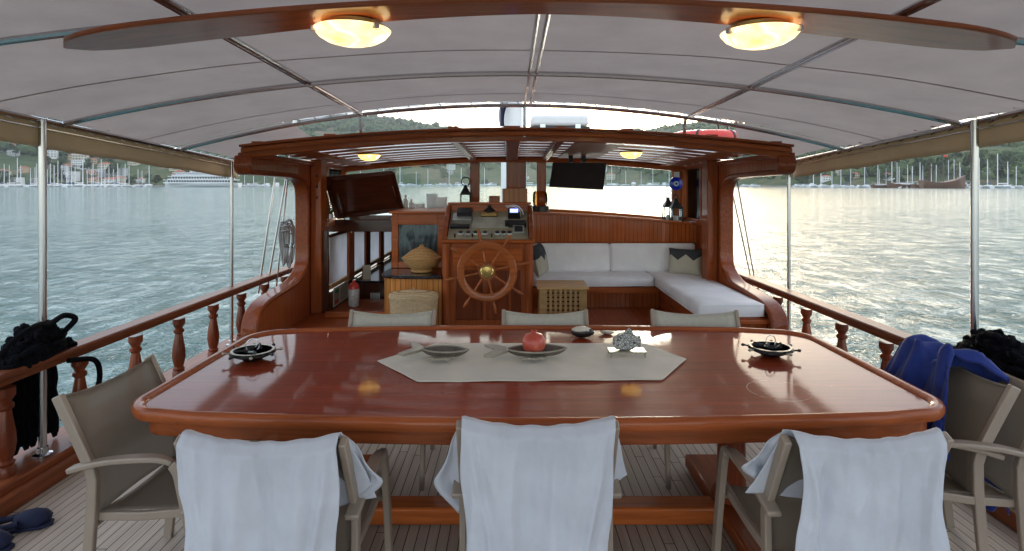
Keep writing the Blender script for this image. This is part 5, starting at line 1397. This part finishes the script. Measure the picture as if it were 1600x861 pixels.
# blue cloth over nested chairs
def bluef(u, v):
    a = u; s = (v - .38) * 1.15
    yy_ = 2.80 + .33 * a
    pk = .045 * math.sin(a * 8.5 + 1.2) + .03 * abs(math.sin(a * 13))
    top = .885 + pk
    if s < 0:                     # inner side, sliding down towards the seat
        X = 2.06 + s * .36 - .03 * a; Z = top + s * .95 + .02 * math.sin(a * 13)
        X -= .03 * abs(math.sin(a * 9 + s * 6)) * min(1, -s * 5); yy_ -= .22 * (1 - a) * min(1, -s * 2.2)
    else:
        X = 2.06 + min(s, .20) * .9; Z = top - .02 - max(0, s - .10) * 1.1; yy_ -= .10 * (1 - a) * min(1, s * 5)
        X += .03 * abs(math.sin(a * 8 + s * 5)) * min(1, s * 5)
    r = 1 - abs(noise.noise(Vector((a * 5 + s * 3, s * 5 - a * 3, 2)))) * 2
    return (X + .022 * r, yy_, Z + .022 * r)
tag(MB().grid(bluef, 70, 100).build('blue_bag', BLUE, None, angle=180, solid=.008), 'royal blue cloth thrown over the nested chairs at the right end of the table', 'cloth')

# ------------------------------------------------------------------ ropes on the rails
def rope_heap(X, Yc_, label, seed, top=.22, n_l=13, spread=.30):
    rnd = random.Random(seed); t = thing('rope_heap', (X, Yc_, .72), label, 'rope', 'black mooring ropes hung on the railings')
    for i in range(n_l):
        y = Yc_ - spread + 2 * spread * i / (n_l - 1) + rnd.uniform(-.015, .015); k_ = 1 - abs((y - Yc_) / spread) ** 2 * .6
        hx = rnd.uniform(.070, .095); low = rnd.uniform(.15, .22); tp_ = .735 + top * .35 * k_ * rnd.uniform(.3, 1); q = rnd.uniform(0, 6)
        sg = 1 if X > 0 else -1
        pts = [(X - sg * .05, y, tp_ - .02), (X, y + rnd.uniform(-.02, .02), tp_), (X + sg * hx * .9, y, tp_ - .03), (X + sg * hx * 1.05, y, .66), (X + sg * hx, y + .012 * math.sin(q), .4), (X + sg * hx * 1.0, y + .012 * math.cos(q), low)]
        pts = smooth_path(pts, 5)
        for st in (0, 1):     # two laid strands
            tw = [Vector((p.x + .011 * math.cos(j_ * 1.1 + st * math.pi), p.y + .011 * math.sin(j_ * 1.1 + st * math.pi), p.z)) for j_, p in enumerate(pts)]
            MB().tube(tw, .0135, 6).build('hanging_loop', FENDER, t)
    for i in range(14):
        z = .745 + i * top * .065; pts = []; ph = rnd.uniform(0, 6)
        for j in range(20):
            a = R(j * 360 / 20 + ph); pts.append((X + (.095 - .003 * i) * math.cos(a) * (1 + .3 * rnd.uniform(-1, 1)), Yc_ + rnd.uniform(-.03, .03) + spread * .92 * (1 - i * .05) * math.sin(a), z + rnd.uniform(-.014, .014) + (.022 * math.sin(a * 2 + i))))
        pts = smooth_path(pts + pts[:1], 3)
        MB().tube(pts, [.019 + .005 * math.sin(j_ * 2.1) for j_ in range(len(pts))], 7).build('coil', FENDER, t)
    return t
rh1 = rope_heap(-2.80, 3.50, 'heap of thick black mooring rope over the left railing', 2, .16, 26, .24)
mb = MB().tube(smooth_path([(-2.72, 3.62, .84), (-2.70, 3.68, .90), (-2.74, 3.64, .93), (-2.72, 3.5, .91), (-2.70, 3.4, .93), (-2.68, 3.28, .92), (-2.7, 3.2, .87), (-2.74, 3.16, .80)], 6), .017, 8).build('end', FENDER, rh1)
MB().tube(smooth_path([(-2.70, 3.62, .66), (-2.66, 3.78, .62), (-2.66, 3.84, .52), (-2.66, 3.80, .42), (-2.7, 3.66, .40), (-2.72, 3.6, .3)], 6), .016, 8).build('hanging_end', FENDER, rh1)
rh2 = rope_heap(2.68, 3.28, 'heap of thick black mooring rope over the right railing', 9, .16, 22, .30)

# clogs
for i, (x, y, rz_0, lab) in enumerate(((-2.46, 2.98, 25, 'navy clog shoe lying by the left railing, the farther one of the pair'), (-2.50, 2.80, 10, 'navy clog shoe lying by the left railing, the nearer one of the pair'))):
    c = Vector((x, y, .006)); t = thing('clog', (0, 0, 0), lab, 'shoe', 'pair of navy clogs')
    blob((.045, 0, .045), (.085, .053, .047), 3 + i, .15).build('upper', NAVY, t, angle=180)
    MB().tube(smooth_path([(.0, -.046, .05), (-.06, -.044, .042), (-.115, -.03, .045), (-.135, 0, .05), (-.115, .03, .045), (-.06, .044, .042), (.0, .046, .05)], 4), .016, 8).build('heel_wall', NAVY, t)
    MB().prism([(-.13, -.03), (0, -.035), (.09, -.05), (.135, -.02), (.135, .02), (.09, .05), (0, .035), (-.13, .03)], 'xy', 0, .016).build('sole', NAVY, t, bevel=.006)
    mb = MB().tube([(-.03, -.05, .045), (-.11, -.035, .06), (-.135, 0, .06), (-.11, .035, .06), (-.03, .05, .045)], .007, 6).build('strap', NAVY, t)
    t.location = c; t.rotation_euler = (0, 0, R(rz_0))

# ------------------------------------------------------------------ haze
mb = MB(); mb.bb(-4000, 4000, -400, 4200, SEA - 1, 330)
hm = bpy.data.materials.new('haze_air'); hm.use_nodes = True; hn = hm.node_tree; hn.nodes.clear()
ho = hn.nodes.new('ShaderNodeOutputMaterial'); hv = hn.nodes.new('ShaderNodeVolumePrincipled')
hv.inputs['Color'].default_value = (.86, .92, 1, 1); hv.inputs['Density'].default_value = .00014; hv.inputs['Anisotropy'].default_value = .3
hn.links.new(hv.outputs[0], ho.inputs['Volume'])
tag(mb.build('haze', hm, flat=True), kind='stuff')
